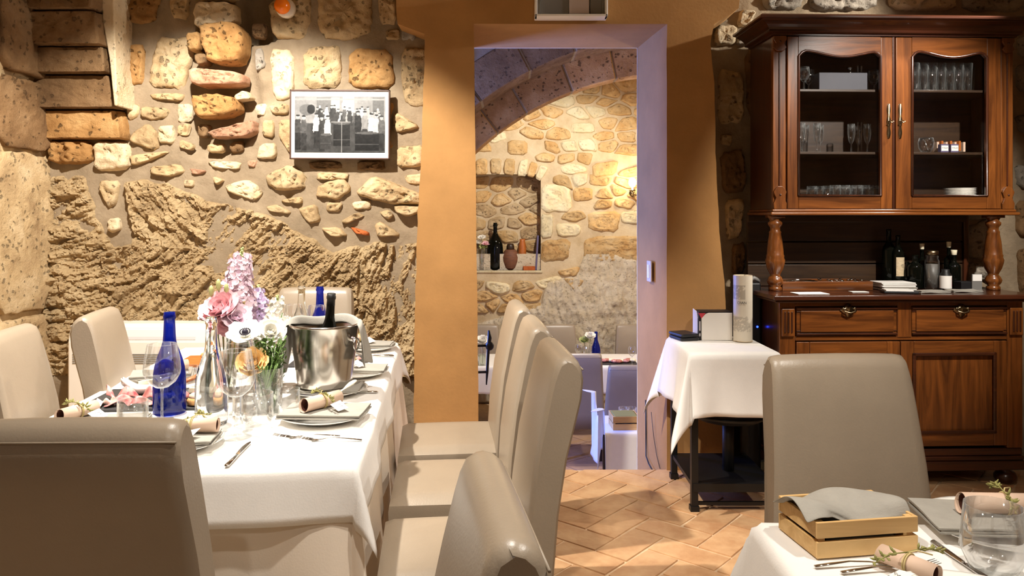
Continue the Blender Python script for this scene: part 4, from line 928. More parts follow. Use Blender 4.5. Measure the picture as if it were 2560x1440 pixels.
# low back: horizontal boards
xb1 = K(2400, 600, .5)[0]
for z0, z1 in ((1.02, 1.145), (1.152, 1.275), (1.282, zu-.035)):
    part('back_board', 'darkwood', [(.0, xb1, .475, .50, z0, z1)], bevel=.004)
part('back_rail', 'darkwood', [(.0, WC, .46, .5, zu-.04, zu)]); part('back_post', 'mahogz', [(xb1, xb1+.03, .46, .50, 1.018, zu)])
# upper case
ux0, ux1 = K(1932, 533, UY)[0], K(2533, 533, UY)[0]
part('base_moulding', 'walnutx', [(ux0-.022, ux1+.022, UY-.03, .52, zu, zu+.018), (ux0-.01, ux1+.01, UY-.016, .52, zu+.018, zu+.034)], bevel=.007)
part('side_panel', 'mahogz', [(ux0, ux0+.025, UY+.02, .52, zu+.03, zt_+.04)]); part('side_panel', 'mahogz', [(ux1-.025, ux1, UY+.02, .52, zu+.03, zt_+.04)])
part('back_panel', 'darkwood', [(ux0+.02, ux1-.02, .50, .515, zu+.03, zt_+.04)])
part('case_top', 'mahog', [(ux0, ux1, UY, .52, zt_+.02, zt_+.05)])
zc = K(2230, 36, UY-.1)[1]; hh = zc-zt_
cp = [(-.01, 0), (.012, 0), (.012, .10), (.020, .12), (.034, .14), (.036, .20), (.030, .22), (.032, .30), (.040, .42), (.054, .54), (.072, .64), (.086, .70), (.088, .74), (.100, .76), (.106, .80), (.106, .90), (.102, .94), (.094, 1.0), (-.01, 1.0)]
mb = MB(); mb.grid([[(ux0-o, .52, zt_+z*hh), (ux0-o, UY-o, zt_+z*hh), (ux1+o, UY-o, zt_+z*hh), (ux1+o, .52, zt_+z*hh)] for o, z in cp]); mb.box(ux0, ux1, UY+.005, .52, zc-.02, zc-.002); mb.build('cornice', MT['mahog'], cab, smooth=False, recalc=True)
# pilaster strips with scrolled ends
for s, pa in ((0, (1932, 1965)), (1, (2502, 2533))):
    a, b = K(pa[0], 300, UY)[0], K(pa[1], 300, UY)[0]; m_ = (a+b)/2; hw = (b-a)/2; z0, z1 = zu+.034, zt_-.002
    d = part('pilaster', 'walnut', [(a, b, UY, UY+.03, z0, z1)])
    for za, zb, fl in ((z0, z0+.125, 1), (z1-.085, z1, -1)):
        mb = MB(); h = zb-za; o = [(0, .95), (.25, 1.0), (.4, .75), (.5, .62), (.6, .8), (.75, .98), (.9, .7), (1, .35)]
        if fl < 0: o = [(1-t, w_) for t, w_ in o][::-1]
        pts = [(m_-hw*w_, za+h*t) for t, w_ in o]+[(m_+hw*w_, za+h*t) for t, w_ in o[::-1]]
        mb.prism(pts, lambda p: (p[0], UY-.014, p[1]), lambda p: (p[0], UY, p[1])); c = mb.build('scroll_end', MT['walnut'], d, smooth=False, bevel=.003, recalc=True)
        mb = MB(); mb.ball((m_, UY-.014, za+h*.62), .006, 8, 6); mb.build('stud', MT['mahogz'], c)
    part('bead', 'mahogz', [(m_-.004, m_+.004, UY-.006, UY, z0+.13, z1-.09)], par=d, bevel=.002)
# glazed doors
def glazed(pl, pr, gl, gr, side):
    a, b = K(pl, 300, UY)[0], K(pr, 300, UY)[0]; ga, gb = K(gl, 300, UY)[0], K(gr, 300, UY)[0]
    z0, z1 = zu+.036, zt_-.004; g0 = K(2100, 489, UY)[1]; gt = K(2100, 128, UY)[1]
    mb = MB(); mb.add([(ga-.004, UY+.006, g0-.004), (gb+.004, UY+.006, g0-.004), (gb+.004, UY+.006, gt+.004), (ga-.004, UY+.006, gt+.004)], [(0, 1, 2, 3)]); d = mb.build('glazed_door', MT['pane'], cab, smooth=False)
    for q in ((a, ga), (gb, b)): part('door_stile', 'walnut', [(q[0], q[1], UY-.008, UY+.018, z0, z1)], par=d)
    part('door_rail', 'walnutx', [(ga, gb, UY-.008, UY+.018, z0, g0)], par=d)
    mb = MB(); N = 24
    cw = []
    for k in range(N+1):
        t = k/N; z = gt-.026*math.sin(PI*t)**2*1.2+.004*math.sin(2*PI*t)
        if t < .1: z -= .03*(1-t/.1)**2
        if t > .9: z -= .03*(1-(1-t)/.1)**2
        cw.append((ga+(gb-ga)*t, z))
    for p, q in zip(cw, cw[1:]):
        mb.add([(p[0], UY-.008, p[1]), (q[0], UY-.008, q[1]), (q[0], UY-.008, z1), (p[0], UY-.008, z1), (p[0], UY+.018, p[1]), (q[0], UY+.018, q[1]), (q[0], UY+.018, z1), (p[0], UY+.018, z1)], [(0, 1, 2, 3), (7, 6, 5, 4), (0, 4, 5, 1), (2, 6, 7, 3)])
    mb.build('door_rail', MT['walnutx'], d, smooth=False)
    mb = MB(); path = [(ga, UY-.010, g0)]+[(x, UY-.010, z) for x, z in cw]+[(gb, UY-.010, g0), (ga, UY-.010, g0)]; mb.tube(path, .0075, 8); mb.build('glazing_bead', MT['mahogz'], d)
    kx = b-.022 if side < 0 else a+.022
    key_plate(d, kx, UY-.008, K(2100, 303, UY)[1], .095)
    return a, b, ga, gb
glazed(1967, 2229, 1995, 2200, -1); glazed(2238, 2500, 2278, 2465, 1)
part('lock_stile', 'mahogz', [(K(2230, 300, UY)[0], K(2237, 300, UY)[0], UY-.004, UY+.02, zu+.036, zt_)])
SHZ = [zu+.034, K(2230, 380, UY+.03)[1], K(2230, 224, UY+.03)[1]]
for z in SHZ[1:]: part('shelf', 'darkwood', [(ux0+.025, ux1-.025, UY+.03, .5, z-.014, z)], bevel=.002)
part('case_floor', 'darkwood', [(ux0+.025, ux1-.025, UY+.02, .5, SHZ[0]-.004, SHZ[0])], bevel=0)
CM = Matrix.Translation(CL) @ Matrix.Rotation(CY, 4, 'Z')
def CW(x, y, z): return CM @ Vector((x, y, z))
# ================================================================ TABLEWARE MAKERS
def T(px, py): return on_z(px, py, TZ)
BURG = [(0, .003), (.30, .003), (.46, 0), (.49, .012), (.5, .04), (.5, .30), (.49, .38), (.455, .46), (.39, .54), (.31, .61), (.24, .67), (.20, .72), (.185, .78), (.175, .86), (.165, .93), (.19, .94), (.19, .968), (.172, .974), (.172, 1.0), (.14, 1.0)]
def bottle(name, label, loc, h, d, m, group=None, prof=BURG, foil=None, lab=None, rot=None, n=28, liquid=None):
    t = thing(name, label, 'bottle', loc, 0, group, rot)
    mb = MB(); mb.lathe([(r*d, z*h) for r, z in prof], n, cap=m is MT['solidglass']); mb.build('body', m, t)
    if foil:
        mb = MB(); mb.lathe([(r*d*1.02+.0006, z*h) for r, z in prof if z >= .80], n); mb.build('capsule', foil, t)
    if liquid:
        mb = MB(); mb.lathe([(0, .006)]+[(r*d*.94, z*h) for r, z in prof if .01 < z <= .46]+[(0, .46*h)], n); mb.build('contents', liquid, t)
    if lab:
        z0, z1, mm, a0, a1 = lab; mb = MB(); g = []
        for k in range(13):
            a = a0+(a1-a0)*k/12; g.append([(d*.503*math.cos(a), d*.503*math.sin(a), z0*h), (d*.503*math.cos(a), d*.503*math.sin(a), z1*h)])
        mb.grid(g); mb.build('label', mm, t)
    return t
def wine_glass(label, loc, h=.225, r=.046, group='wine glasses on the long table', n=28):
    t = thing('wine_glass', label, 'glass', loc, 0, group)
    bz = h*.46
    mb = MB(); mb.lathe([(.004, bz), (r*.35, bz+.004), (r*.72, bz+.02), (r*.97, bz+.045), (r, bz+.058), (r*.96, bz+.085), (r*.80, h-.004), (r*.785, h-.0006), (r*.775, h), (r*.765, h-.001)], n, cap=False); mb.build('bowl', MT['glass'], t)
    mb = MB(); mb.lathe([(.006, .006), (.0042, .016), (.0036, .05), (.0038, bz-.01), (.006, bz+.001)], 12); mb.build('stem', MT['glass'], t)
    mb = MB(); mb.lathe([(r*.82, 0), (r*.82, .0015), (r*.5, .003), (.006, .008)], n); mb.build('foot', MT['glass'], t)
    return t
def tumbler(label, loc, h=.095, r=.038, group='water tumblers on the long table', taper=.85, cat='glass', belly=0):
    mb = MB(); pr = [(0, .008), (r*taper*.92, .008), (r*(taper+.05)*.94+belly, h*.35), (r*.965, h), (r, h), (r*(taper+.07)+belly, h*.35), (r*taper, .003), (r*taper*.9, 0), (0, 0)]
    mb.lathe(pr, 26, cap=False); o = mb.build('tumbler', MT['glass']); o.location = loc; return tag(o, label, cat, group)
def plate_set(label, loc, r=.145, rz=0, group='white plates on the long table'):
    mb = MB(); mb.lathe([(0, .006), (r*.6, .006), (r*.66, .009), (r*.97, .020), (r, .0225), (r*.98, .0195), (r*.68, .006), (r*.62, 0), (0, 0)][::-1], 40, cap=False)
    o = mb.build('plate', MT['china']); o.location = loc; return tag(o, label, 'plate', group)
def napkin(label, loc, w=.24, d=.155, rz=0, group='folded grey napkins', layers=3, seed=1, th=.0045):
    rr = random.Random(seed); t = thing('napkin', label, 'napkin', loc, rz, group)
    for k in range(layers):
        ww = w*(1-.02*k*rr.uniform(.4, 1)); dd = d*(1-.03*k*rr.uniform(.4, 1)); g = []; ox, oy = rr.uniform(-.004, .004), rr.uniform(-.004, .004)
        nx, ny = 12, 8; z0 = k*th
        def zf(u, v): return z0+.0022*math.sin(u*7+k)*math.cos(v*5+seed)+.0016*max(0, abs(u*2)-.7)-.003*max(0, abs(u*2)-.8)*(layers-k)
        top = [[(ox+(i/nx-.5)*ww, oy+(j/ny-.5)*dd, zf(i/nx-.5, j/ny-.5)+th*.92) for j in range(ny+1)] for i in range(nx+1)]
        bot = [[(x, y, z-th*.85) for x, y, z in row] for row in top]
        mb = MB(); mb.grid(top); mb.grid([r[::-1] for r in bot])
        per = [(i, 0) for i in range(nx+1)]+[(nx, j) for j in range(1, ny+1)]+[(i, ny) for i in range(nx-1, -1, -1)]+[(0, j) for j in range(ny-1, -1, -1)]
        mb.grid([[top[i][j], bot[i][j]] for i, j in per])
        mb.build('fold', MT['greylinen'], t)
    return t
def scroll(label, loc, rz, L=.135, r=.021, tagged=True, seed=1, group='menu scrolls tied with twine', two=True):
    rr = random.Random(seed); t = thing('menu_scroll', label, 'menu', loc, rz, group)
    mb = MB(); g = []
    for k in range(45):
        a = -1.2+k/44*2*PI*1.32; R = r-.0022*(k/44); g.append([(-L/2+.004*math.sin(a), R*math.cos(a), r+R*math.sin(a)), (L/2, R*math.cos(a), r+R*math.sin(a))])
    mb.grid(g); mb.build('rolled_paper', MT['kraft'], t, solid=.0007)
    mb = MB(); g = [[(-L/2+.006, (r-.0035)*math.cos(2*PI*k/20), r+(r-.0035)*math.sin(2*PI*k/20)), (L/2-.006, (r-.0035)*math.cos(2*PI*k/20), r+(r-.0035)*math.sin(2*PI*k/20))] for k in range(21)]
    mb.grid(g); mb.build('lining', MT['kraftin'], t)
    mb = MB(); mb.torus((0, 0, r), r+.0016, .0016, 20, 6, 'x'); mb.torus((.004, 0, r), r+.0016, .0016, 20, 6, 'x')
    mb.tube([(0, 0, 2*r+.002), (.01, .015, 2*r+.006), (.03, .03, 2*r+.002)], .0014, 5); mb.build('twine', MT['twine'], t)
    mb = MB()
    for k in range(2 if two else 1):
        s = -1 if k else 1; base = Vector((0, 0, 2*r+.003)); tip = Vector((.02*s, s*.075, r*1.0+.01)); mid = Vector((.01*s, s*.04, 2*r+.006)); mb.tube([base, mid, tip], .0013, 5)
        for q in range(14):
            u = .3+.7*q/13; p = base*(1-u)**2+mid*2*u*(1-u)+tip*u*u; d = Vector((rr.uniform(-1, 1), rr.uniform(-.3, 1)*s, rr.uniform(-.2, 1))).normalized()*rr.uniform(.009, .02)
            mb.tube([p, p+d*.6, p+d], [.0008, .0028, .0005], 5)
    mb.build('dried_sprig', MT['sprig'], t)
    if tagged:
        mb = MB(); mb.add([(-.002, 0, 0), (.034, .0, .004), (.034, .055, .012), (-.002, .055, .005)], [(0, 1, 2, 3)])
        mb.T = None; c = mb.build('name_tag', MT['paper'], t, smooth=False, solid=.0006, loc=(-.006, -.088, .004), rot=(.12, -.05, -.25))
        m2 = MB()
        for q in range(2):
            m2.tube([(.006+.0022*k, .02+.014*q+.0025*math.sin(k*2.1+q), .0068+.0016*q+.0006*0) for k in range(10)], .0005, 4)
        m2.build('handwriting', MT['ink'], c)
    return t
def bread_paddle(label, loc, rz):      # small pale wooden spreader tucked in the scroll
    mb = MB(); mb.tube([(-.05, 0, .004), (0, 0, .004), (.02, 0, .005), (.04, 0, .006), (.06, 0, .006), (.066, 0, .006)], [.0035, .004, .009, .012, .009, .002], 10, flat=.4)
    o = mb.build('wooden_spreader', MT['cheese']); o.location = loc; o.rotation_euler = rz; return tag(o, label, 'utensil')
def fork(label, loc, rz, group='forks on the long table'):
    t = thing('fork', label, 'cutlery', loc, rz, group)
    mb = MB(); mb.tube([(.0, 0, .004), (.03, 0, .007), (.07, 0, .010), (.11, 0, .007), (.13, 0, .004)], [.0045, .0042, .0026, .0026, .003], 8, flat=.45); mb.build('handle', MT['chrome'], t)
    mb = MB(); mb.tube([(.128, 0, .004), (.138, 0, .003), (.15, 0, .004)], [.003, .010, .0105], 10, flat=.2)
    for k in range(4): y = -.009+.006*k; mb.tube([(.149, y, .004), (.175, y, .008), (.198, y, .013)], [.0016, .0015, .0006], 5)
    mb.build('tines', MT['chrome'], t); return t
def knife(label, loc, rz, group='knives on the tables'):
    t = thing('knife', label, 'cutlery', loc, rz, group)
    mb = MB(); mb.tube([(0, 0, .006), (.004, 0, .006), (.05, 0, .006), (.095, 0, .006), (.10, 0, .005)], [.003, .0068, .0062, .005, .003], 10, flat=.65); mb.build('handle', MT['chrome'], t)
    mb = MB(); pts = [(.098, -.004), (.10, .007), (.17, .010), (.205, .007), (.222, 0), (.21, -.004)]; mb.prism(pts, lambda p: (p[0], p[1], .0045), lambda p: (p[0], p[1], .0065)); mb.build('blade', MT['chrome'], t, smooth=False, recalc=True); return t

# ---------------------------------------------------------------- flowers
def petal(mb, base, dirv, up, L, W, curl=.3, mi=0, n=3):
    d = dirv.normalized(); s = d.cross(up)
    if s.length < 1e-3: s = d.orthogonal()
    s.normalize(); u = s.cross(d).normalized(); g = []
    for i in range(n+1):
        t = i/n; w_ = W*math.sin(PI*(.12+.78*t))**.8; p = base+d*(L*t)+u*(curl*L*t*t); g.append([p-s*w_*.5+u*(.12*w_), p-u*.0, p+s*w_*.5+u*(.12*w_)])
    mb.grid(g, mi)
def stock_spike(name, label, root, top, h, r0, r1, m, group, bend=0, nfl=62, seed=1, tipgreen=True):
    """a spike of many small ruffled florets on one stem; top = tip of the spike"""
    rr = random.Random(seed); t = thing(name, label, 'flower', root, 0, group); axis = Vector(top)-Vector(root); L = axis.length
    pt = lambda u: axis*u+Vector((bend*math.sin(PI*u), 0, 0))
    mb = MB(); mb.tube([pt(u) for u in (0, .25, .5, .75, 1)], [.0035, .0034, .003, .0026, .0015], 7); mb.build('stem', MT['green'], t)
    u0 = 1-h/L; mb = MB()
    for k in range(nfl):
        f = k/nfl; u = u0+(1-u0)*f*.88; a = k*2.39996; R = (r0+(r1-r0)*f)*rr.uniform(.55, 1.0); c = pt(u)+Vector((math.cos(a)*R, math.sin(a)*R, rr.uniform(-.006, .006))); o = Vector((math.cos(a), math.sin(a), .35)).normalized()
        q0 = o.orthogonal().normalized(); q1 = o.cross(q0); sz = rr.uniform(.015, .022)*(1.1-.35*f)
        for p in range(6):
            b = p*PI/3+rr.uniform(-.3, .3); d = (q0*math.cos(b)+q1*math.sin(b))+o*rr.uniform(.2, .8); petal(mb, c-o*.006, d, o, sz, sz*1.1, rr.uniform(-.3, .4), n=2)
    mb.build('florets', m, t)
    mb = MB()
    if tipgreen:
        for k in range(14): a = k*2.4; p = pt(.9+.1*k/14)+Vector((math.cos(a), math.sin(a), 0))*.010*(1-k/18); mb.ball(p, (.004, .004, .006), 6, 4)
        mb.build('buds', MT['palegreen'], t)
    return t
def ruffled(name, label, root, head, R, m, group, layers=5, seed=1, eye=None, face=(0, -.5, 1), cup=.9, cat='flower'):
    rr = random.Random(seed); t = thing(name, label, cat, root, 0, group); hd = Vector(head)-Vector(root); f = Vector(face).normalized()
    mb = MB(); mb.tube([(0, 0, 0), hd*.5+Vector((.006, 0, 0)), hd-f*R*.5], .0026, 7); mb.build('stem', MT['green'], t)
    q0 = f.orthogonal().normalized(); q1 = f.cross(q0); mb = MB()
    for k in range(layers):
        u = k/max(1, layers-1); n = 5+k; rad = R*(.35+.65*u); tilt = cup*(1-u)+.15
        for p in range(n):
            a = 2*PI*p/n+k*.7+rr.uniform(-.15, .15); d = (q0*math.cos(a)+q1*math.sin(a))*(1-tilt*.6)+f*tilt
            petal(mb, hd-f*R*.45+(q0*math.cos(a)+q1*math.sin(a))*rad*.12, d, f, rad*1.05, rad*1.15, .28+.25*(1-u)+rr.uniform(-.1, .1), n=4)
    mb.build('petals', m, t)
    if eye:
        mb = MB(); mb.ball(hd-f*R*.12, R*.2, 10, 8)
        for k in range(18): a = k*PI/9; p = hd+(q0*math.cos(a)+q1*math.sin(a))*R*.3-f*R*.08; mb.ball(p, R*.05, 5, 4)
        mb.build('eye', eye, t)
    return t

# ================================================================ LONG TABLE
PG = 'white plates on the long table'
W_ = lambda px, py, dz=0: T(px, py)+Vector((0, 0, dz))
p1 = W_(812, 1049); p2 = W_(822, 984); p3 = W_(893, 938); p4 = W_(938, 874); p5 = Vector((-.985, 2.20, TZ)); p6 = Vector((-1.26, 2.36, TZ)); p7 = Vector((-1.40, 3.10, TZ))
E = .002
plate_set('white plate nearest the camera on the right side of the long table', p1+Vector((0, 0, E)))
plate_set('white plate under the steel wine bucket', p2+Vector((0, 0, E)))
plate_set('white plate behind the wine bucket on the right side of the long table', p3+Vector((0, 0, E)), r=.14)
plate_set('white plate at the far right corner of the long table', p4+Vector((-.02, 0, E)), r=.135)
plate_set('white plate half hidden behind the near chair at the table end', p5+Vector((0, 0, E)))
plate_set('white plate at the near left of the long table, beside the cold cuts', p6+Vector((0, 0, E)))
plate_set('white plate in front of the left chair by the wall heater', p7+Vector((0, 0, E)), r=.14)
NZ = .0235
napkin('grey napkin with scroll and name tag on the nearest right plate', p1+Vector((0, -.005, NZ)), .27, .17, -.05, seed=1)
napkin('grey napkin pinned under the steel wine bucket', p2+Vector((.0, -.01, NZ)), .25, .17, .02, seed=2, layers=2)
napkin('grey napkin on the plate behind the wine bucket', p3+Vector((0, -.01, NZ)), .24, .15, .04, seed=3)
napkin('grey napkin on the plate at the far right table corner', p4+Vector((-.02, -.01, NZ)), .22, .14, .0, seed=4)
napkin('grey napkin partly hidden by the near chair back', p5+Vector((.03, -.01, NZ)), .20, .15, .15, seed=5)
napkin('grey napkin at the near left beside the ham board', p6+Vector((-.01, .0, NZ)), .24, .16, .1, seed=6)
napkin('pale grey napkin standing out beside the left chair at the heater', p7+Vector((-.02, -.01, NZ)), .23, .15, .35, seed=7)
SC = NZ+.0145
scroll('open-ended menu scroll with name tag on the nearest right plate', p1+Vector((-.01, .0, SC)), math.radians(55), seed=1, L=.15, r=.023)
scroll('menu scroll behind the wine bucket', p3+Vector((-.06, .0, SC)), math.radians(65), seed=3, L=.12)
scroll('menu scroll with white tag at the far right table corner', p4+Vector((-.09, .0, SC)), math.radians(60), seed=4, L=.12)
scroll('menu scroll poking out from behind the near chair', p5+Vector((.05, .02, SC)), math.radians(4), seed=5, L=.15)
scroll('menu scroll with green sprig beside the ham board', p6+Vector((-.10, .02, SC)), math.radians(70), seed=6, L=.13)
scroll('menu scroll in front of the left chair by the heater', p7+Vector((.02, .0, SC)), math.radians(40), seed=7, L=.11, tagged=False)
bread_paddle('pale wooden spreader tucked in the nearest right menu scroll', p1+Vector((.045, .085, SC+.040)), (0, -.25, math.radians(62)))
bread_paddle('pale wooden spreader beside the scroll behind the near chair', p5+Vector((.03, .085, SC+.012)), (0, -.1, .35))
a_, b_ = T(565, 1172), T(652, 1084); knife('table knife lying alone on the white cloth near the table end', a_+Vector((0, 0, .001)), math.atan2(b_.y-a_.y, b_.x-a_.x))
a_, b_ = T(905, 1104), T(704, 1104); fork('fork nearest the table edge below the right plate', a_+Vector((0, 0, .001)), math.atan2(b_.y-a_.y, b_.x-a_.x)-.03)
a_ = T(898, 1097); fork('fork lying just behind another below the right plate', a_+Vector((-.06, .012, .001)), PI+.06)
a_, b_ = T(945, 985), T(880, 985); knife('knife below the plate under the wine bucket', a_+Vector((0, 0, .001)), PI-.1)
a_ = T(985, 893); knife('knife below the plate at the far right corner', a_+Vector((0, 0, .001)), PI-.05); fork('fork below the plate at the far right corner', a_+Vector((-.01, .03, .001)), PI-.02)

bottle('water_bottle', 'cobalt blue bottle standing behind the near chair on the long table', (-1.165, 2.585, TZ+.001), .342, .105, MT['bluebottle'], 'cobalt blue bottles')
bottle('water_bottle', 'clear glass bottle with wide shoulders next to the front blue bottle', (-.965, 2.44, TZ+.001), .345, .100, MT['solidglass'], 'clear glass bottles')
bottle('water_bottle', 'clear glass bottle at the far end of the long table', (-1.035, 3.74, TZ+.001), .325, .098, MT['solidglass'], 'clear glass bottles')
bottle('water_bottle', 'cobalt blue bottle behind the wine bucket', (-.935, 3.70, TZ+.001), .325, .10, MT['bluebottle'], 'cobalt blue bottles')
b = bottle('wine_bottle', 'dark wine bottle with a round neck label behind the pink flowers', (-1.185, 3.30, TZ+.001), .35, .08, MT['darkbottle'], foil=MT['foil'])
mb = MB(); mb.lathe([(.0128, .288), (.0128, .302)], 20, cap=False); nb = mb.build('neck_band', MT['paper'], b); text('U', .013, MT['ink'], b, (.004, -.0135, .295), (PI/2, 0, .25))
for px_, py_, lab in ((405, 1067, 'wine glass in front of the blue bottle'), (590, 1094, 'wine glass nearest the camera in the table middle'), (601, 1032, 'wine glass standing behind another near the clear bottle'), (735, 886, 'wine glass left of the far clear bottle'), (792, 890, 'wine glass between the far clear and blue bottles'), (672, 1010, 'wine glass left of the wine bucket')):
    wine_glass(lab, T(px_, py_)+Vector((0, 0, .002)), h=.262 if py_ > 1050 else .24, r=.056 if py_ > 1000 else .05)
for px_, py_, lab, h, r in ((332, 1085, 'tumbler in front of the ham board', .10, .044), (540, 1045, 'tumbler behind the clear bottle', .095, .04), (642, 1076, 'large stemless glass left of the near plate', .115, .05), (722, 1040, 'tumbler touching the near plates on the left', .09, .036), (470, 985, 'tumbler beside the bread board', .1, .042), (612, 1062, 'tumbler between the wine glasses', .09, .038)):
    tumbler(lab, T(px_, py_)+Vector((0, 0, .002)), h, r, belly=.004)
# wine bucket
bk = thing('wine_bucket', 'shiny steel wine bucket with ring handles on the long table', 'bucket', p2+Vector((-.012, -.012, NZ+.010)))
mb = MB(); mb.lathe([(0, .0), (.092, .0), (.098, .006), (.103, .03), (.118, .15), (.125, .222), (.130, .226), (.130, .233), (.125, .235), (.121, .228), (.114, .15), (.099, .03), (.094, .012), (0, .010)], 56, cap=False); mb.build('bowl', MT['steel'], bk)
for a in (-.45, PI-.45):
    c_, s_ = math.cos(a), math.sin(a); mb = MB(); mb.ball((c_*.126, s_*.126, .185), (.012, .012, .012), 12, 8); mb.tube([(c_*.12, s_*.12, .185), (c_*.143, s_*.143, .186)], .006, 8)
    bo = mb.build('handle_boss', MT['chrome'], bk); mb = MB(); mb.torus((0, 0, 0), .021, .0033, 24, 8, 'y'); r_ = mb.build('ring', MT['chrome'], bo, loc=(c_*.146, s_*.146, .166), rot=(.0, .0, a+PI/2+.2))
bc = Vector(bk.location)
bottle('wine_bottle', 'uncorked dark wine bottle leaning in the steel bucket', bc+Vector((.0, .015, .025)), .325, .086, MT['darkbottle'], foil=MT['black'], rot=(.10, .09, 0))
# napkin over the bucket rim
mb = MB(); g = []
nd = [(-1.0, .0), (-.75, 0), (-.5, 0), (-.25, 0), (0, 0), (.25, 0), (.5, 0), (.75, 0), (1.0, 0)]
for i in range(33):
    s_ = -1+2*i/32; row = []
    for j in range(9):
        q = j/8; a = PI*.02+PI*.96*(1-(s_+1)/2)                      # along the far rim from right to left
        R = .135; x, y = R*math.cos(a)*1.0, R*math.sin(a)
        if abs(s_) < .62:
            aa = (PI/2)*(1-s_/.62)*.98+.02; inn = .80+.26*q; x, y = .132*math.cos(aa)*inn, .132*math.sin(aa)*inn; z = .240+.010*math.sin(q*PI)+.006*math.sin(s_*9)
            if q < .25: z -= .02*(1-q/.25)
            if q > .7: z -= .035*(q-.7)/.3
        else:
            d = (abs(s_)-.62)/.38; sg = 1 if s_ > 0 else -1; x = sg*(.134+.022*d+.012*math.sin(q*6+d*2)); y = -.05+.13*q-.03*d*(1-q); z = .243-.155*d*(1 if sg > 0 else 1.25)+.012*math.sin(q*4)-(.012 if d > .05 else 0)
        row.append((x, y, z))
    g.append(row)
mb.grid(g); nk = mb.build('napkin', MT['greylinen'], solid=.003, sub=1); nk.location = bc; tag(nk, 'grey napkin draped over the wine bucket rim', 'napkin', 'folded grey napkins')

# flowers
VG = 'glass flower vases on the long table'
def vase(label, loc, h, r, r0, water=.55, parent=None, group=VG):
    t = thing('flower_vase', label, 'vase', loc, 0, group)
    mb = MB(); mb.lathe([(0, .004), (r0*.9, .004), (r0*1.0, .01), (r, h), (r*1.02, h+.001), (r*1.03, h), (r0*1.08, .006), (r0, 0), (0, 0)], 28, cap=False); mb.build('glass_body', MT['glass'], t)
    mb = MB(); k = water; mb.lathe([(0, .006), (r0*.86, .006), ((r0+(r-r0)*k)*.95, h*k), (0, h*k)], 24, cap=False); mb.build('water', MT['water'], t); return t
v1 = Vector((-1.075, 2.86, TZ+.002)); v2 = Vector((-.835, 2.60, TZ+.002)); v3 = Vector((-.985, 2.98, TZ+.002))
vase('tall glass vase holding the pink blooms', v1, .235, .047, .030); vase('short glass vase with green stems left of the near plates', v2, .15, .05, .042); vase('slim glass vase hidden among the white flowers', v3, .20, .045, .034)
FG = 'cut flowers on the long table'
stock_spike('stock_flower', 'tallest pale pink stock spike above the table', v1+Vector((.0, .0, .02)), P(606, 618, 2.95), .225, .074, .036, MT['petlil'], FG, nfl=120, seed=2)
stock_spike('stock_flower', 'lavender stock spike behind the white anemone', v3+Vector((0, 0, .02)), P(646, 712, 3.02), .16, .055, .022, MT['petpurple'], FG, nfl=60, seed=3)
stock_spike('stock_flower', 'white stock spike leaning toward the wine bucket', v3+Vector((.01, 0, .02)), P(694, 738, 2.98), .13, .046, .026, MT['petwhite'], FG, nfl=52, seed=4)
stock_spike('stock_flower', 'white stock lowest beside the bucket napkin', v3+Vector((.015, -.01, .02)), P(706, 782, 2.90), .10, .050, .034, MT['petwhite'], FG, nfl=44, seed=8, tipgreen=False)
ruffled('lisianthus', 'large deep pink lisianthus at the left of the bouquet', v1+Vector((-.006, 0, .02)), P(548, 765, 2.80), .070, MT['petpink'], FG, seed=5, layers=6, face=(-.2, -.7, .8))
ruffled('lisianthus', 'small pale pink lisianthus at the far left of the bouquet', v1+Vector((-.012, 0, .02)), P(514, 778, 2.84), .036, MT['petlil'], FG, seed=6, face=(-.6, -.5, .6))
ruffled('lisianthus', 'pale pink lisianthus right of the deep pink bloom', v1+Vector((.008, 0, .02)), P(592, 790, 2.78), .050, MT['petlil'], FG, seed=7, face=(.4, -.7, .6))
ruffled('lisianthus', 'deep pink lisianthus hanging below the pale one', v1+Vector((.01, -.006, .02)), P(563, 806, 2.80), .048, MT['petpink'], FG, seed=15, face=(.1, -.9, -.1))
ruffled('anemone', 'white anemone with a dark eye facing the camera', v3+Vector((-.01, -.01, .02)), P(612, 826, 2.68), .058, MT['petwhite'], FG, seed=9, layers=2, eye=MT['petdark'], face=(.08, -.50, .85), cup=.12)
ruffled('lisianthus', 'white lisianthus above the green foliage', v3+Vector((.004, -.01, .02)), P(676, 826, 2.76), .052, MT['petwhite'], FG, seed=10, face=(.2, -.7, .7))
ruffled('ranunculus', 'peach ranunculus low behind the wine glasses', v2+Vector((-.01, 0, .02)), P(630, 903, 2.60), .050, MT['petpeach'], FG, seed=11, layers=7, face=(.1, -.75, .6))
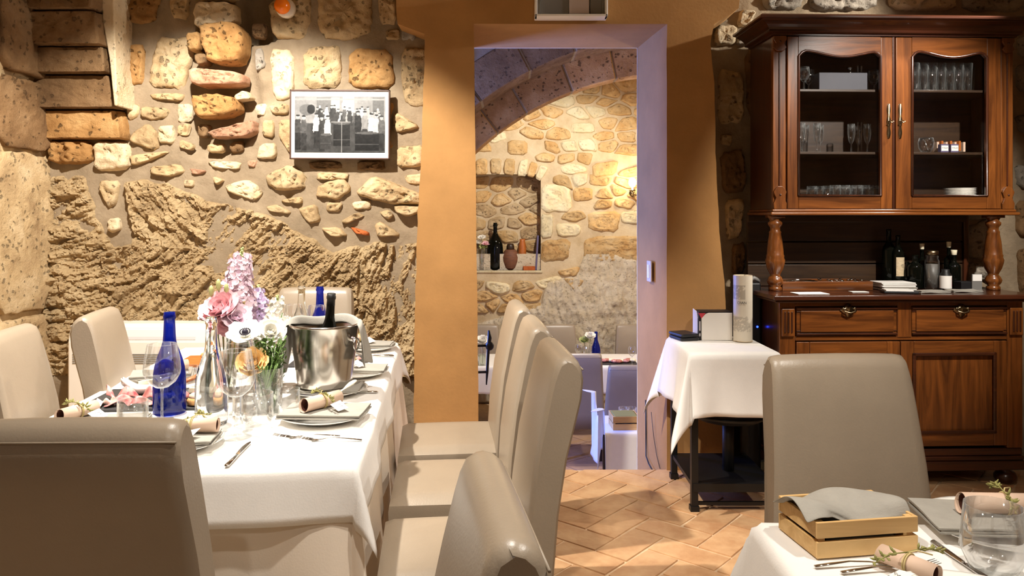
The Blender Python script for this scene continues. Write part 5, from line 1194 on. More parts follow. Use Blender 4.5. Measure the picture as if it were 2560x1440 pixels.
# buds over the pink bloom, foliage cloud with tiny white blossoms
for k, (x, y) in enumerate(((528, 728), (546, 712), (566, 722))):
    t = thing('flower_bud', ('left', 'middle', 'right')[k]+' pale green bud above the deep pink lisianthus', 'flower', v1+Vector((.002*k, 0, .02)), 0, FG); hd = P(x, y, 2.84)-v1-Vector((.002*k, 0, .02))
    mb = MB(); mb.tube([(0, 0, 0), hd*.5, hd], .002, 6); mb.build('stem', MT['green'], t); mb = MB(); mb.ball(hd, (.009, .009, .022), 10, 8); mb.build('bud', MT['palegreen'], t)
rr = random.Random(3); t = thing('foliage_sprig', 'bushy green foliage with tiny white blossoms left of the wine bucket', 'foliage', v2+Vector((.004, .02, .02)), 0)
mb = MB(); mb2 = MB(); mb3 = MB()
for k in range(46):
    px_, py_ = rr.uniform(632, 712), rr.uniform(842, 935); q = P(px_, py_, rr.uniform(2.62, 2.78))-t.location; m_ = Vector((q.x*.35, q.y*.35, q.z*.6)); mb.tube([(0, 0, 0), m_, q], .0015, 5)
    for j in range(13):
        u = rr.uniform(.3, 1); p = m_*2*u*(1-u)+q*u*u; d = Vector((rr.uniform(-1, 1), rr.uniform(-1, 1), rr.uniform(-.3, 1))); petal(mb2, p, d, Vector((0, 0, 1)), rr.uniform(.018, .032), rr.uniform(.009, .015), .2, n=2)
    mb3.ball(q, .0045, 6, 4)
mb.build('stem', MT['green'], t); mb2.build('leaves', MT['green'], t); mb3.build('blossoms', MT['petwhite'], t)
mb = MB()
for k in range(16): a = k*2.4; mb.tube([v2+Vector((math.cos(a)*.03, math.sin(a)*.03, .012))-v2, Vector((math.cos(a+2.6)*.034, math.sin(a+2.6)*.034, .16))], .0024, 5)
o = mb.build('cut_stems', MT['green']); o.location = v2; tag(o, 'bundle of green stems standing in the short glass vase', 'stems', FG)

# cold cuts boards
def slate(label, x0, x1, y0, y1, rz, m='slate', name='slate_board', th=.008):
    mb = MB(); hx, hy = (x1-x0)/2, (y1-y0)/2; mb.box(-hx, hx, -hy, hy, 0, th); o = mb.build(name, MT[m], smooth=False, bevel=.002); o.location = ((x0+x1)/2, (y0+y1)/2, TZ+.002); o.rotation_euler = (0, 0, rz); return tag(o, label, 'board', 'serving boards on the long table')
slate('slate board of ham and cheese at the left of the long table', -1.51, -1.04, 2.60, 2.92, .08)
slate('slate board behind the wine bucket near the right edge', -1.0, -.66, 3.36, 3.60, .05); slate('wooden bread board at the far left of the table', -1.50, -1.22, 3.36, 3.58, .1, 'honeywood', 'bread_board', .014)
BZ = TZ+.0105
def ham(label, loc, L, amp, rz, seed, m='ham'):
    rr = random.Random(seed); g = []
    for i in range(25):
        u = i/24; row = []
        for j in range(6):
            v = j/5; row.append(((u-.5)*L+.01*math.sin(v*4+seed), (v-.5)*.055+.016*math.sin(u*13+seed), .004+amp*(.5+.5*math.sin(u*17+seed+v*1.2))*(.35+.65*math.sin(PI*v))))
        g.append(row)
    mb = MB(); mb.grid(g); o = mb.build('ham_slice', MT[m], solid=.002, sub=1); o.location = loc; o.rotation_euler = (0, 0, rz); return tag(o, label, 'ham', 'ham slices on the slate boards')
ham('large folded ham slice at the front of the left board', (-1.34, 2.71, BZ), .22, .056, .05, 1); ham('ham slice fanned at the near edge of the left board', (-1.30, 2.645, BZ), .19, .036, -.05, 4); ham('ham slice reaching toward the blue bottle', (-1.16, 2.72, BZ), .12, .034, .4, 7)
ham('small ham fold at the near left board corner', (-1.42, 2.655, BZ), .07, .024, .6, 9, 'fat'); ham('ham slice on the board behind the bucket', (-.74, 3.44, BZ), .10, .02, .3, 11); ham('ham slice behind the bucket at its left', (-.90, 3.44, BZ), .12, .024, -.2, 13)
for k, (x, y, rz) in enumerate(((-1.20, 2.645, .1), (-1.10, 2.66, .4))):
    t = thing('crostino', ('round toast in front of the ham by the tumbler', 'round toast beside the blue bottle')[k], 'bread', (x, y, BZ), rz)
    mb = MB(); mb.lathe([(.02, 0), (.034, .004), (.036, .018), (.030, .026)], 18); mb.build('toast', MT['bread'], t); mb = MB(); mb.ball((0, 0, .030), (.030, .028, .014), 14, 8); mb.build('topping', MT['kraft'], t)
for k, (x, y, rz, lab) in enumerate(((-1.37, 2.86, .3, 'white cheese wedge at the back left of the ham board'), (-1.32, 2.875, 1.2, 'white cheese wedge leaning on another beside the honey cup'), (-1.12, 2.80, -.3, 'flat white cheese slab nearest the blue bottle'), (-1.17, 2.85, .2, 'flat white cheese slab behind the ham'))):
    mb = MB(); pts = [(-.035, -.02), (.04, -.004), (.03, .02)] if k < 2 else [(-.04, -.018), (.04, -.018), (.034, .018), (-.034, .016)]; h = .045 if k < 2 else .02
    mb.prism(pts, lambda p: (p[0], p[1], 0), lambda p: (p[0]*.9, p[1]*.9, h)); o = mb.build('cheese_piece', MT['cheese'], smooth=False, bevel=.003, recalc=True); o.location = (x, y, BZ); o.rotation_euler = (0, 0, rz); tag(o, lab, 'cheese', 'cheese pieces on the ham board')
t = thing('honey_cup', 'orange olive-wood cup lying with its handle up on the ham board', 'cup', (-1.27, 2.80, BZ), 0)
mb = MB(); mb.T = Matrix.Translation((0, 0, .028)) @ Matrix.Rotation(.9, 4, 'X'); mb.lathe([(0, -.024), (.018, -.022), (.028, -.008), (.030, .012), (.026, .012), (.022, -.006), (0, -.012)], 20, cap=False); mb.build('bowl', MT['honeywood'], t)
mb = MB(); mb.tube([(.012, .024, .03), (.05, .045, .042), (.085, .062, .056)], [.010, .012, .015], 10, flat=.6); mb.build('handle', MT['honeywood'], t)
t = thing('sauce_boat', 'white china sauce boat tilted behind the honey cup', 'dish', (-1.385, 2.805, BZ), .2)
mb = MB(); g = []
for i in range(13):
    u = i/12; wv = .03*math.sin(PI*min(1, u*.9+.08))**.7; zc = .006+.05*max(0, .5-u)**1.2*2
    g.append([(u*.13-.05, wv*math.cos(a), zc+.026-.026*math.sin(-a+0)*-1*(1 if True else 0)) for a in [PI*k/8 for k in range(9)]])
g = [[(x, y, .030+(.028 if q else 0)*0-(.026*math.sin(PI*k/8))+.05*max(0, .42-i/12)**1.3*2.2) for k, (x, y, q) in enumerate(row)] for i, row in enumerate(g)]
mb.grid(g); mb.build('shell', MT['china'], t, solid=.003)
mb = MB(); mb.ball((-1.36, 3.46, TZ+.035), (.06, .035, .022), 14, 8); tag(mb.build('bread_loaf', MT['bread']), 'small bread loaf on the wooden board beside the blue bottle', 'bread')
mb = MB()
# ================================================================ NEAR RIGHT TABLE
TNM = Matrix.Translation(tn) @ Matrix.Rotation(-.04, 4, 'Z')
def N2(px, py): return on_z(px, py, TZ)
# slatted wooden crate
c0 = N2(2043, 1402); c1_ = N2(2300, 1385); c2_ = N2(1938, 1330)
ca_ = math.atan2(c1_.y-c0.y, c1_.x-c0.x); Lx = .217; Ly = .150
cr = thing('wooden_crate', 'small pale pine crate with slatted sides on the near right table', 'crate', c0+Vector((0, 0, .003)), ca_+.02)
CH = [(.0, .032), (.039, .070)]
for z0, z1 in CH:
    for nm, b_ in (('slat', (0, Lx, 0, .007, z0, z1)), ('slat', (0, Lx, Ly-.007, Ly, z0, z1)), ('slat', (0, .007, .007, Ly-.007, z0, z1)), ('slat', (Lx-.007, Lx, .007, Ly-.007, z0, z1))):
        mb = MB(); mb.box(*b_); mb.build(nm, MT['crate'], cr, smooth=False, bevel=.0012)
for x in (.007, Lx-.02):
    for y in (.007, Ly-.02): mb = MB(); mb.box(x, x+.013, y, y+.013, 0, .068); mb.build('corner_post', MT['crate'], cr, smooth=False)
mb = MB(); mb.box(.007, Lx-.007, .007, Ly-.007, .0, .005); mb.build('crate_floor', MT['crate'], cr, smooth=False)
CRM = Matrix.Translation(c0) @ Matrix.Rotation(ca_+.02, 4, 'Z')
mb = MB(); mb.box(.024, Lx-.024, .024, Ly-.024, .008, .056); o = mb.build('bread_bag', MT['black'], smooth=False, bevel=.015); o.matrix_world = CRM; tag(o, 'dark bag inside the pine crate on the near right table', 'bag')
g = []
for i in range(21):
    u = i/20; row = []
    for j in range(17):
        v = j/16; x = -.018+u*.24; y = .006+v*.140; z = .070+.024*math.sin(PI*v)*(.6+.4*math.sin(u*5))+.014*math.sin(u*7+v*4)-.055*max(0, (.22-v)/.22)*max(0, u-.12)*1.2+.016*max(0, u-.75)*4*max(0, v-.2)
        if v < .12 and u > .2: y += .012
        row.append((x, y, max(z, .062)))
    g.append(row)
mb = MB(); mb.grid(g); o = mb.build('napkin', MT['greylinen'], solid=.0025, sub=1); o.matrix_world = CRM; tag(o, 'crumpled grey napkin heaped over the pine crate', 'napkin', 'folded grey napkins')
q = on_z(2470, 1355, TZ); NP = q+Vector((.02, .06, 0))
plate_set('white plate at the right edge of the near right table', NP+Vector((.03, -.02, E)), r=.15, group='white plates on the near right table')
napkin('grey napkin under the scroll at the right picture edge', NP+Vector((.02, -.01, NZ)), .28, .17, -.12, seed=21)
scroll('menu scroll at the right picture edge', NP+Vector((.045, -.01, SC)), -.05, L=.18, r=.022, seed=9, tagged=False)
tumbler('large stemless glass in the bottom right corner', on_z(2484, 1432, TZ)+Vector((0, 0, .002)), .125, .050, 'stemless glasses on the near right table', taper=.80, belly=.014)
a_ = N2(2330, 1362); b_ = N2(2420, 1425); knife('knife right of the pine crate', a_+Vector((0, 0, .002)), math.atan2(b_.y-a_.y, b_.x-a_.x))
a_ = N2(2030, 1430); fork('fork in front of the pine crate', a_+Vector((.01, .012, .001)), .12, 'forks on the near right table'); fork('fork at the bottom edge in front of the pine crate', a_+Vector((.05, -.012, .001)), .14, 'forks on the near right table')
plate_set('white plate cut by the bottom edge in front of the crate', N2(2230, 1440)+Vector((.06, -.17, E)), r=.145, group='white plates on the near right table')
scroll('pink-ribboned menu scroll at the bottom edge in front of the crate', N2(2245, 1425)+Vector((.0, -.035, .012)), -1.0, L=.11, r=.017, seed=11, tagged=True)

# ================================================================ SERVING STAND TOP
s0 = lambda px, py: on_z(px, py, SZ)
for k in range(2):
    t = thing('menu_folder', ('lower black menu folder on the serving stand', 'upper black menu folder on the serving stand')[k], 'menu', (.915, 4.06, SZ+.003+k*.019), .25+.06*k)
    mb = MB(); mb.box(-.05, .055, -.07, .07, 0, .017); mb.build('cover', MT['blackleather'], t, smooth=False, bevel=.006); mb = MB(); mb.box(-.046, .056, -.066, .066, .005, .012); mb.build('pages', MT['greyplastic'], t, smooth=False)
hx0, hx1, hy0, hy1, hz = .985, 1.165, 4.02, 4.12, SZ+.003
fb = thing('file_holder', 'white cardboard holder with a cut corner and dark contents on the serving stand', 'holder', (0, 0, 0))
mb = MB(); H = .145
pts = [(hx0+.018, 0), (hx1, 0), (hx1, H), (hx0+.055, H), (hx0+.04, H-.006), (hx0+.018, H-.03)]
mb.prism(pts, lambda p: (p[0], hy0, hz+p[1]), lambda p: (p[0], hy0+.003, hz+p[1])); mb.build('front_panel', MT['whiteplastic'], fb, smooth=False, recalc=True)
mb = MB(); pts = [(hy0+.018, 0), (hy1+.02, 0), (hy1+.02, H+.008), (hy0+.05, H+.004), (hy0+.03, H-.006), (hy0+.018, H-.03)]
mb.prism(pts, lambda p: (hx0, p[0], hz+p[1]), lambda p: (hx0+.003, p[0], hz+p[1])); mb.build('side_panel', MT['whiteplastic'], fb, smooth=False, recalc=True)
mb = MB(); mb.box(hx0+.004, hx1, hy0+.004, hy1+.015, hz, hz+H+.004); inn = mb.build('folders', MT['black'], fb, smooth=False)
mb = MB(); mb.box(hx0+.0015, hx0+.017, hy0+.002, hy0+.018, hz, hz+H-.032); mb.build('spine', MT['black'], fb, smooth=False)
mb = MB(); mb.prism([(hx0+.002, H-.002), (hx0+.04, H-.002), (hx0+.018, H-.032)], lambda p: (p[0], hy0+.0025, hz+p[1]), lambda p: (p[0], hy0+.02, hz+p[1])); mb.build('red_emblem', MT['cushred'], fb, smooth=False, recalc=True)
mb = MB(); mb.box(hx0+.006, hx0+.012, hy0+.0005, hy0+.002, hz+.05, hz+.10); mb.box(hx0+.006, hx0+.012, hy0+.0005, hy0+.002, hz+.02, hz+.036); mb.build('spine_print', MT['frosted'], fb, smooth=False)
# printed tin
tin = thing('bottle_tin', 'tall cream gift tube with a grey engraved print on the serving stand', 'tube', (1.215, 4.00, SZ+.003))
g = []; cols = []; R = .049; Ht = .345; NA, NZ_ = 72, 80
for i in range(NA+1):
    a = 2*PI*i/NA; g.append([(R*math.cos(a), R*math.sin(a), Ht*j/NZ_) for j in range(NZ_+1)])
    for j in range(NZ_+1):
        z = j/NZ_; w_ = 1.0
        fx = (((a/(2*PI))*360-250+180) % 360-180)                     # degrees from the printed front
        base = np.array(srgb(224, 214, 194)); grey = np.array(srgb(128, 118, 106))
        n_ = float(fbm(np.array(i*.55), np.array(j*.55), 5, 3)); tree = .62 < z < .86 and fx < 18 and n_ > -.25; bush = .16 < z < .40 and n_ > -.15; stem_ = .40 <= z <= .62 and fx > 28 and n_ > -.2
        k = .55 if tree else (.42 if (bush or stem_) else 0)
        if fx > 36+18*math.sin(z*9): k *= .15
        if .38 < z < .64 and fx < 24: k = .04
        cols.append((*(base*(1-k)+grey*k), 1))
mb = MB(); mb.grid(g); o = mb.build('tube', print_mat('tube_print', .4), tin); paint(o, cols)
mb = MB(); mb.lathe([(.0, .0), (.050, .0), (.050, .004)], 32); mb.build('base_rim', MT['pale'], tin); mb = MB(); mb.lathe([(.0485, Ht), (.0475, Ht+.001), (.047, Ht-.004), (0, Ht-.006)], 32, cap=False); mb.build('lid', MT['pale'], tin)
text('DIAN', .019, MT['ink'], tin, (-.019, -.0495, .205), (PI/2, 0, -.35))
# black appliance in the gap
ap = thing('drinks_cooler', 'black appliance with a blue light between serving stand and cabinet', 'appliance', (0, 0, 0))
mb = MB(); mb.box(1.312, 1.385, 4.22, 4.54, 0, 1.06); mb.build('housing', MT['black'], ap, smooth=False, bevel=.012); mb = MB(); mb.tube([(1.315, 4.24, 1.065), (1.35, 4.24, 1.085), (1.382, 4.24, 1.068)], .012, 8); mb.build('top_grip', MT['greyplastic'], ap)
mb = MB(); mb.ball((1.362, 4.218, .815), .006, 8, 6); mb.build('indicator_light', MT['led'], ap)

# ================================================================ WALL FITTINGS
# framed photograph: men with wine vats, printed in greys
pa, pb = P(724, 224, 4.36), P(974, 398, 4.36); FW_, FH_ = pb.x-pa.x, pa.z-pb.z
fr = thing('framed_photograph', 'framed black and white photograph of wine workers with barrels on the stone wall', 'picture', ((pa.x+pb.x)/2, 4.372, (pa.z+pb.z)/2), rot=(0, .004, 0))
mb = MB()
mb.box(-FW_/2, FW_/2, 0, .018, -FH_/2, FH_/2); mb.build('backing', MT['aged'], fr, smooth=False)
for nm, b_ in (('frame_rail', (-FW_/2, FW_/2, -.012, .0, FH_/2-.008, FH_/2)), ('frame_rail', (-FW_/2, FW_/2, -.012, 0, -FH_/2, -FH_/2+.008)), ('frame_rail', (-FW_/2, -FW_/2+.008, -.012, 0, -FH_/2, FH_/2)), ('frame_rail', (FW_/2-.008, FW_/2, -.012, 0, -FH_/2, FH_/2))):
    mb = MB(); mb.box(*b_); mb.build(nm, MT['aged'], fr, smooth=False, bevel=.002)
mb = MB(); mb.box(-FW_/2+.007, FW_/2-.007, -.004, -.001, -FH_/2+.007, FH_/2-.007); mt_ = mb.build('mat_board', MT['paper'], fr, smooth=False)
mb = MB(); iw, ih = FW_*.905, FH_*.81; t_ = .0012
for b_ in ((-iw/2-.008, iw/2+.008, ih/2+.010, ih/2+.010+t_), (-iw/2-.008, iw/2+.008, -ih/2-.010-t_, -ih/2-.010), (-iw/2-.008, -iw/2-.008+t_, -ih/2-.010, ih/2+.010), (iw/2+.008-t_, iw/2+.008, -ih/2-.010, ih/2+.010)): mb.box(b_[0], b_[1], -.0048, -.004, b_[2], b_[3])
mb.build('mat_line', MT['greyplastic'], mt_, smooth=False)
NXp, NZp = 200, 124; U, V = np.meshgrid(np.linspace(0, 1, NXp+1), np.linspace(0, 1, NZp+1), indexing='ij')
img = .50+.10*fbm(U*16, V*9, 3, 3)+.05*fbm(U*60, V*40, 8, 2)
img = np.where(V < .52, .20+.10*fbm(U*20, V*12, 4, 3), img)
def disc(x, y, rx, ry, val, soft=.0):
    global img; img = np.where(((U-x)/rx)**2+((V-y)/ry)**2 < 1, val+.05*fbm(U*50, V*40, 6, 2), img)
def rect(x0, x1, y0, y1, val):
    global img; img = np.where((U > x0) & (U < x1) & (V > y0) & (V < y1), val+.05*fbm(U*50, V*40, 7, 2), img)
rect(.24, .40, .62, .98, .38); rect(.40, .50, .70, .98, .62); rect(.53, .66, .72, 1, .82); disc(.57, .84, .05, .10, .92); rect(.86, .99, .6, .98, .34); rect(.22, .225, .3, 1, .75); rect(.0, 1, .93, .96, .55)
prg = random.Random(5)
def figure(x, y, sh, tr_, sc=1.0, hat=True):
    global img
    n_ = .012*vn(V*30+x*50, U*30, 5)
    body = (np.abs(U-x+n_) < (.036-.010*np.clip((V-y+.12)/.12, 0, 1)*1.6)*sc) & (V < y-.035*sc) & (V > y-.30*sc); img = np.where(body, sh+.10*fbm(U*45, V*30, x*9, 2), img)
    leg = (np.abs(U-x+n_) < .030*sc) & (V <= y-.28*sc) & (V > y-.58*sc); img = np.where(leg, tr_+.07*fbm(U*45, V*20, x*7, 2), img)
    disc(x, y, .017*sc, .040*sc, .72); disc(x, y-.015*sc, .012*sc, .02*sc, .6)
    if hat: disc(x, y+.028*sc, .022*sc, .016*sc, .12)
for k in range(26): figure(.25+.72*k/26+prg.uniform(-.01, .01), .72+prg.uniform(-.05, .10), prg.choice([.12, .18, .6, .78, .28]), .2, .7, prg.random() < .6)
for x, y, sh, tr_ in ((.035, .63, .20, .12), (.10, .62, .28, .16), (.24, .66, .85, .13), (.30, .61, .16, .13), (.365, .62, .86, .2), (.70, .70, .10, .12), (.775, .70, .50, .14), (.85, .66, .75, .14), (.905, .64, .7, .2), (.96, .62, .30, .14)): figure(x, y, sh, tr_)
disc(.135, .76, .085, .10, .36); disc(.18, .77, .045, .085, .07)       # tilted barrel carried on shoulders
for x, y0, y1, w_, vv in ((.52, .12, .52, .095, .10), (.345, .06, .32, .06, .18), (.80, .04, .35, .135, .08)):
    rect(x-w_, x+w_, y0, y1, vv); disc(x, y1, w_, .022, .30); rect(x-w_, x+w_, y0+.10, y0+.115, .24)
rect(.515, .522, 0, .55, .62); rect(.40, .62, .54, .555, .5)
img = np.clip(img, .03, .93)
mb = MB(); g = [[((i/NXp-.5)*iw, -.005, (j/NZp-.5)*ih) for j in range(NZp+1)] for i in range(NXp+1)]; mb.grid(g); o = mb.build('photo_print', print_mat('photo_grey', .3), mt_, smooth=False); v_ = (img**1.9*.8).reshape(-1); paint(o, np.stack([v_, v_*.985, v_*.96, np.ones_like(v_)], -1))

el = thing('warning_beacon', 'orange domed signal lamp on a white base on the stone wall', 'lamp', P(714, 20, 4.36)); mb = MB(); mb.T = Matrix.Rotation(PI/2, 4, 'X'); mb.lathe([(0, -.03), (.054, -.03), (.056, .0), (.052, .014), (0, .016)], 28, cap=False); mb.build('base', MT['whiteplastic'], el)
mb = MB(); mb.T = Matrix.Translation((-.012, -.014, .004)) @ Matrix.Rotation(PI/2, 4, 'X'); mb.lathe([(.044, 0), (.044, .02), (.038, .038), (.026, .05), (.01, .055), (0, .056)], 28, cap=False); mb.build('dome', MT['orange'], el)
# luminaire over the doorway
la, lb = P(1337, -40, YP-.11), P(1520, 40, YP-.11)
lx = thing('emergency_light', 'white boxed emergency light with frosted panels above the doorway', 'light fixture', (0, 0, 0))
x0, x1, z0, z1 = la.x, lb.x, lb.z, lb.z+.16
mb = MB(); mb.box(x0, x1, YP-.04, YP-.006, z0, z1); mb.build('housing', MT['whiteplastic'], lx, smooth=False, bevel=.004)
for b_ in ((x0, x1, YP-.11, YP-.04, z0, z0+.012), (x0, x1, YP-.11, YP-.04, z1-.012, z1), (x0, x0+.014, YP-.11, YP-.04, z0, z1), (x1-.014, x1, YP-.11, YP-.04, z0, z1)):
    mb = MB(); mb.box(*b_); mb.build('rim', MT['whiteplastic'], lx, smooth=False, bevel=.003)
for b_, m_ in (((x0+.03, x0+.19, YP-.08, YP-.06, z0+.02, z1-.02), 'greyplastic'), ((x0+.19, x1-.10, YP-.085, YP-.06, z0+.02, z1-.02), 'frosted'), ((x1-.095, x1-.03, YP-.08, YP-.06, z0+.02, z1-.02), 'greyplastic')):
    mb = MB(); mb.box(*b_); mb.build('panel', MT[m_], lx, smooth=False, bevel=.004)
# switch and cable on the right reveal
ra = math.atan2(br-.851, YB-YP)
sw = thing('light_switch', 'double rocker light switch on the doorway reveal', 'switch', (.821, 4.516, 1.102), -ra)
mb = MB(); mb.box(-.010, .001, -.04, .04, -.062, .062); mb.build('switch_plate', MT['frosted'], sw, smooth=False, bevel=.004); mb = MB(); mb.box(-.015, -.009, -.02, .02, -.04, .04); mb.build('rocker', MT['whiteplastic'], sw, smooth=False, bevel=.002)
def cable(label, pts, r=.004):
    mb = MB(); q = [P(x, y, Y) for x, y, Y in pts]; mb.tube(q, r, 6); return tag(mb.build('power_cable', MT['black']), label, 'cable')
cable('black cable hanging down the doorway reveal behind the cloth', [(1614, 1000, 4.62), (1615, 1090, 4.62), (1615, 1140, 4.60), (1622, 1160, 4.52), (1631, 1176, 4.45)])
cable('thin dark cable near the front edge of the doorway reveal', [(1628, 1030, 4.48), (1634, 1090, 4.46), (1642, 1140, 4.42), (1650, 1172, 4.36)], .0018)
# floor heater
hxa, hxb = P(168, 0, 4.22).x, P(168, 0, 4.22).x+.93
Hc = P(168, 812, 4.22).z; hx = thing('wall_heater', 'white floor-standing air conditioner below the hewn rock wall', 'air conditioner', (hxa, 4.22, 0)); Wd = hxb-hxa
mb = MB(); pts = [(0, .05), (0, Hc-.10), (.018, Hc-.03), (.05, Hc), (.19, Hc), (.19, .05)]; mb.prism(pts, lambda p: (0, p[0], p[1]), lambda p: (Wd, p[0], p[1])); mb.build('casing', MT['whiteplastic'], hx, smooth=False, bevel=.014, seg=3, recalc=True)
mb = MB(); mb.add([(.05, .006, Hc-.085), (Wd-.22, .006, Hc-.085), (Wd-.22, .030, Hc-.022), (.05, .030, Hc-.022)], [(0, 1, 2, 3)]); mb.build('outlet_flap', MT['frosted'], hx, smooth=False, solid=.008)
mb = MB(); mb.box(Wd-.13, Wd-.09, -.002, .02, Hc-.075, Hc-.05); mb.build('display', MT['greyplastic'], hx, smooth=False)
for k in range(5): mb = MB(); mb.box(.03, Wd-.05, -.0035, .002, Hc-.215+k*.012, Hc-.210+k*.012); mb.build('grille_slot', MT['greyplastic'], hx, smooth=False)
text('DAIKIN', .017, MT['greyplastic'], hx, (.075, -.001, Hc-.145), (PI/2, 0, 0))

# ================================================================ THINGS ON AND IN THE CABINET
def on_cab(o, x, y, z, rz=0):
    o.location = CW(x, y, z); o.rotation_euler = (0, 0, CY+rz); return o
CT = 1.0185
def KX(px, y): return K(px, 700, y)[0]
ct = thing('cutlery_tray', 'reddish wooden tray of cutlery on the cabinet counter', 'tray'); on_cab(ct, KX(1958, .18), .19, CT)
tw_ = KX(2185, .18)-KX(1958, .18)
for b_ in ((0, tw_, 0, .01, 0, .05), (0, tw_, .2, .21, 0, .05), (0, .01, .01, .2, 0, .05), (tw_-.01, tw_, .01, .2, 0, .05), (.24, .25, .01, .2, .005, .04)):
    mb = MB(); mb.box(*b_); mb.build('tray_side', MT['walnutx'], ct, smooth=False, bevel=.002)
mb = MB(); mb.box(.01, tw_-.01, .01, .2, 0, .006); mb.build('tray_floor', MT['walnutx'], ct, smooth=False)
rr = random.Random(8)
for k in range(9):
    mb = MB(); a = rr.uniform(-.25, .25); mb.tube([(0, 0, 0), (.07, 0, .004), (.16, 0, 0)], [.004, .003, .006], 6, flat=.5); o = mb.build('teaspoon', MT['chrome']); on_cab(o, KX(1958, .18)+.04+rr.uniform(0, .03), .22+.014*k, CT+.045+rr.uniform(0, .006), a); tag(o, 'loose cutlery handle in the left half of the counter tray', 'cutlery', 'cutlery in the counter tray')
for k in range(22):
    mb = MB(); mb.ball((0, 0, 0), (.008, .012, .006), 7, 5); o = mb.build('spoon_end', MT['chrome']); on_cab(o, KX(2080, .18)+rr.uniform(0, .20), .21+rr.uniform(0, .16), CT+.046+rr.uniform(0, .008), rr.uniform(0, 3)); tag(o, 'shiny spoon end in the right half of the counter tray', 'cutlery', 'spoons in the counter tray')
for k, (px_, y, w_, d_, a, lab) in enumerate(((2030, .02, .17, .10, .05, 'white paper sheet lying in front of the cutlery tray'), (2150, .10, .09, .05, -.03, 'small white slip at the right end of the cutlery tray'))):
    mb = MB(); mb.box(-w_/2, w_/2, -d_/2, d_/2, 0, .002); o = mb.build('paper_sheet', MT['paper'], smooth=False); on_cab(o, KX(px_, y), y+d_*.3, CT+.001, a); tag(o, lab, 'paper')
for k in range(5):
    mb = MB(); mb.box(-.095, .095, -.07, .07, 0, .008); o = mb.build('folded_cloth', MT['linen'] if k != 1 else MT['greylinen'], smooth=False, bevel=.003); on_cab(o, KX(2238, .22)+rr.uniform(-.006, .006), .24, CT+.001+k*.009, rr.uniform(-.05, .05)); tag(o, 'folded white cloth in the stack beside the cutlery tray, '+('bottom', 'second', 'third', 'fourth', 'top')[k], 'cloth', 'folded cloths on the counter')
op = thing('order_pad', 'black order folder with a white pad at the counter edge', 'notepad'); on_cab(op, KX(2250, .05), .06, CT+.001, -.25)
mb = MB(); mb.box(-.085, .085, -.05, .05, 0, .012); mb.build('folder', MT['blackleather'], op, smooth=False, bevel=.003); mb = MB(); mb.box(-.075, .06, -.045, .045, .012, .018); mb.build('pad', MT['paper'], op, smooth=False)
STR = [(0, .002), (.48, .002), (.5, .02), (.5, .62), (.45, .69), (.24, .76), (.19, .80), (.18, .95), (.2, .955), (.2, .99), (.16, 1)]
BOT = [(2222, .40, .335, .07, 'darkbottle', None, 'tall dark oil bottle at the left of the counter bottles'), (2245, .36, .30, .066, 'darkbottle', 'pale', 'dark oil bottle with a cream label on the counter'), (2268, .34, .15, .05, 'darkbottle', None, 'short dark cruet nearest the cream-labelled bottle'),
       (2288, .30, .19, .085, 'darkbottle', None, 'broad black bottle in the middle of the counter bottles'), (2305, .38, .22, .055, 'darkbottle', None, 'dark corked bottle behind the pepper grinder'), (2372, .38, .23, .055, 'darkbottle', None, 'dark bottle behind the pale corked one'), (2385, .32, .19, .07, 'darkbottle', None, 'black bottle with a pale cork stopper')]
for px_, y, h, d, m_, lb_, lab in BOT:
    o = bottle('oil_bottle', lab, (0, 0, 0), h, d, MT[m_], 'bottles on the cabinet counter', STR, n=18, lab=(.22, .58, MT['pale'], PI*1.25, PI*1.8) if lb_ else None); on_cab(o, KX(px_, y), y, CT+.001)
    if 'cork' in lab:
        mb = MB(); mb.lathe([(d*.17, h*.98), (d*.2, h*1.0), (d*.24, h*1.13), (d*.23, h*1.14)], 14); mb.build('stopper', MT['cheese'], o)
gj = thing('glass_jar', 'tall greyish glass jar among the counter bottles', 'jar'); on_cab(gj, KX(2330, .26), .26, CT+.001); mb = MB(); mb.lathe([(0, .002), (.036, .002), (.038, .01), (.036, .16), (.03, .17), (.032, .185), (.028, .19)], 20, cap=False); mb.build('body', MT['glass'], gj); mb = MB(); mb.lathe([(0, .006), (.033, .006), (.032, .14), (0, .142)], 18, cap=False); mb.build('contents', MT['greyplastic'], gj); mb = MB(); mb.lathe([(.02, .19), (.033, .19), (.033, .215), (.02, .218)], 18); mb.build('lid', MT['brass'], gj)
wl_ = thing('spice_jar', 'small jar with a white and red label on the counter', 'jar'); on_cab(wl_, KX(2364, .2), .2, CT+.001); mb = MB(); mb.lathe([(0, 0), (.028, 0), (.03, .004), (.03, .085), (.02, .10), (.02, .115), (0, .116)], 20, cap=False); mb.build('body', MT['black'], wl_); mb = MB(); mb.lathe([(.0308, .01), (.0308, .08)], 20, cap=False); mb.build('label', MT['paper'], wl_); mb = MB(); mb.add([(.022, -.0222, .02), (.0295, -.0115, .02), (.0295, -.0115, .07), (.022, -.0222, .07)], [(0, 1, 2, 3)]); mb.build('red_stripe', MT['cushred'], wl_, smooth=False)
cs = thing('card_holder', 'black card holder with a white card at the right of the counter', 'holder'); on_cab(cs, KX(2432, .2), .22, CT+.001); mb = MB(); mb.box(-.065, .035, -.02, .05, 0, .045); mb.build('base', MT['blackleather'], cs, smooth=False, bevel=.004); mb = MB(); mb.box(-.01, .046, -.03, -.024, .0, .088); cd = mb.build('card', MT['greyplastic'], cs, smooth=False); mb = MB(); mb.box(-.008, .044, -.032, -.030, .05, .086); mb.build('white_print', MT['paper'], cd, smooth=False)
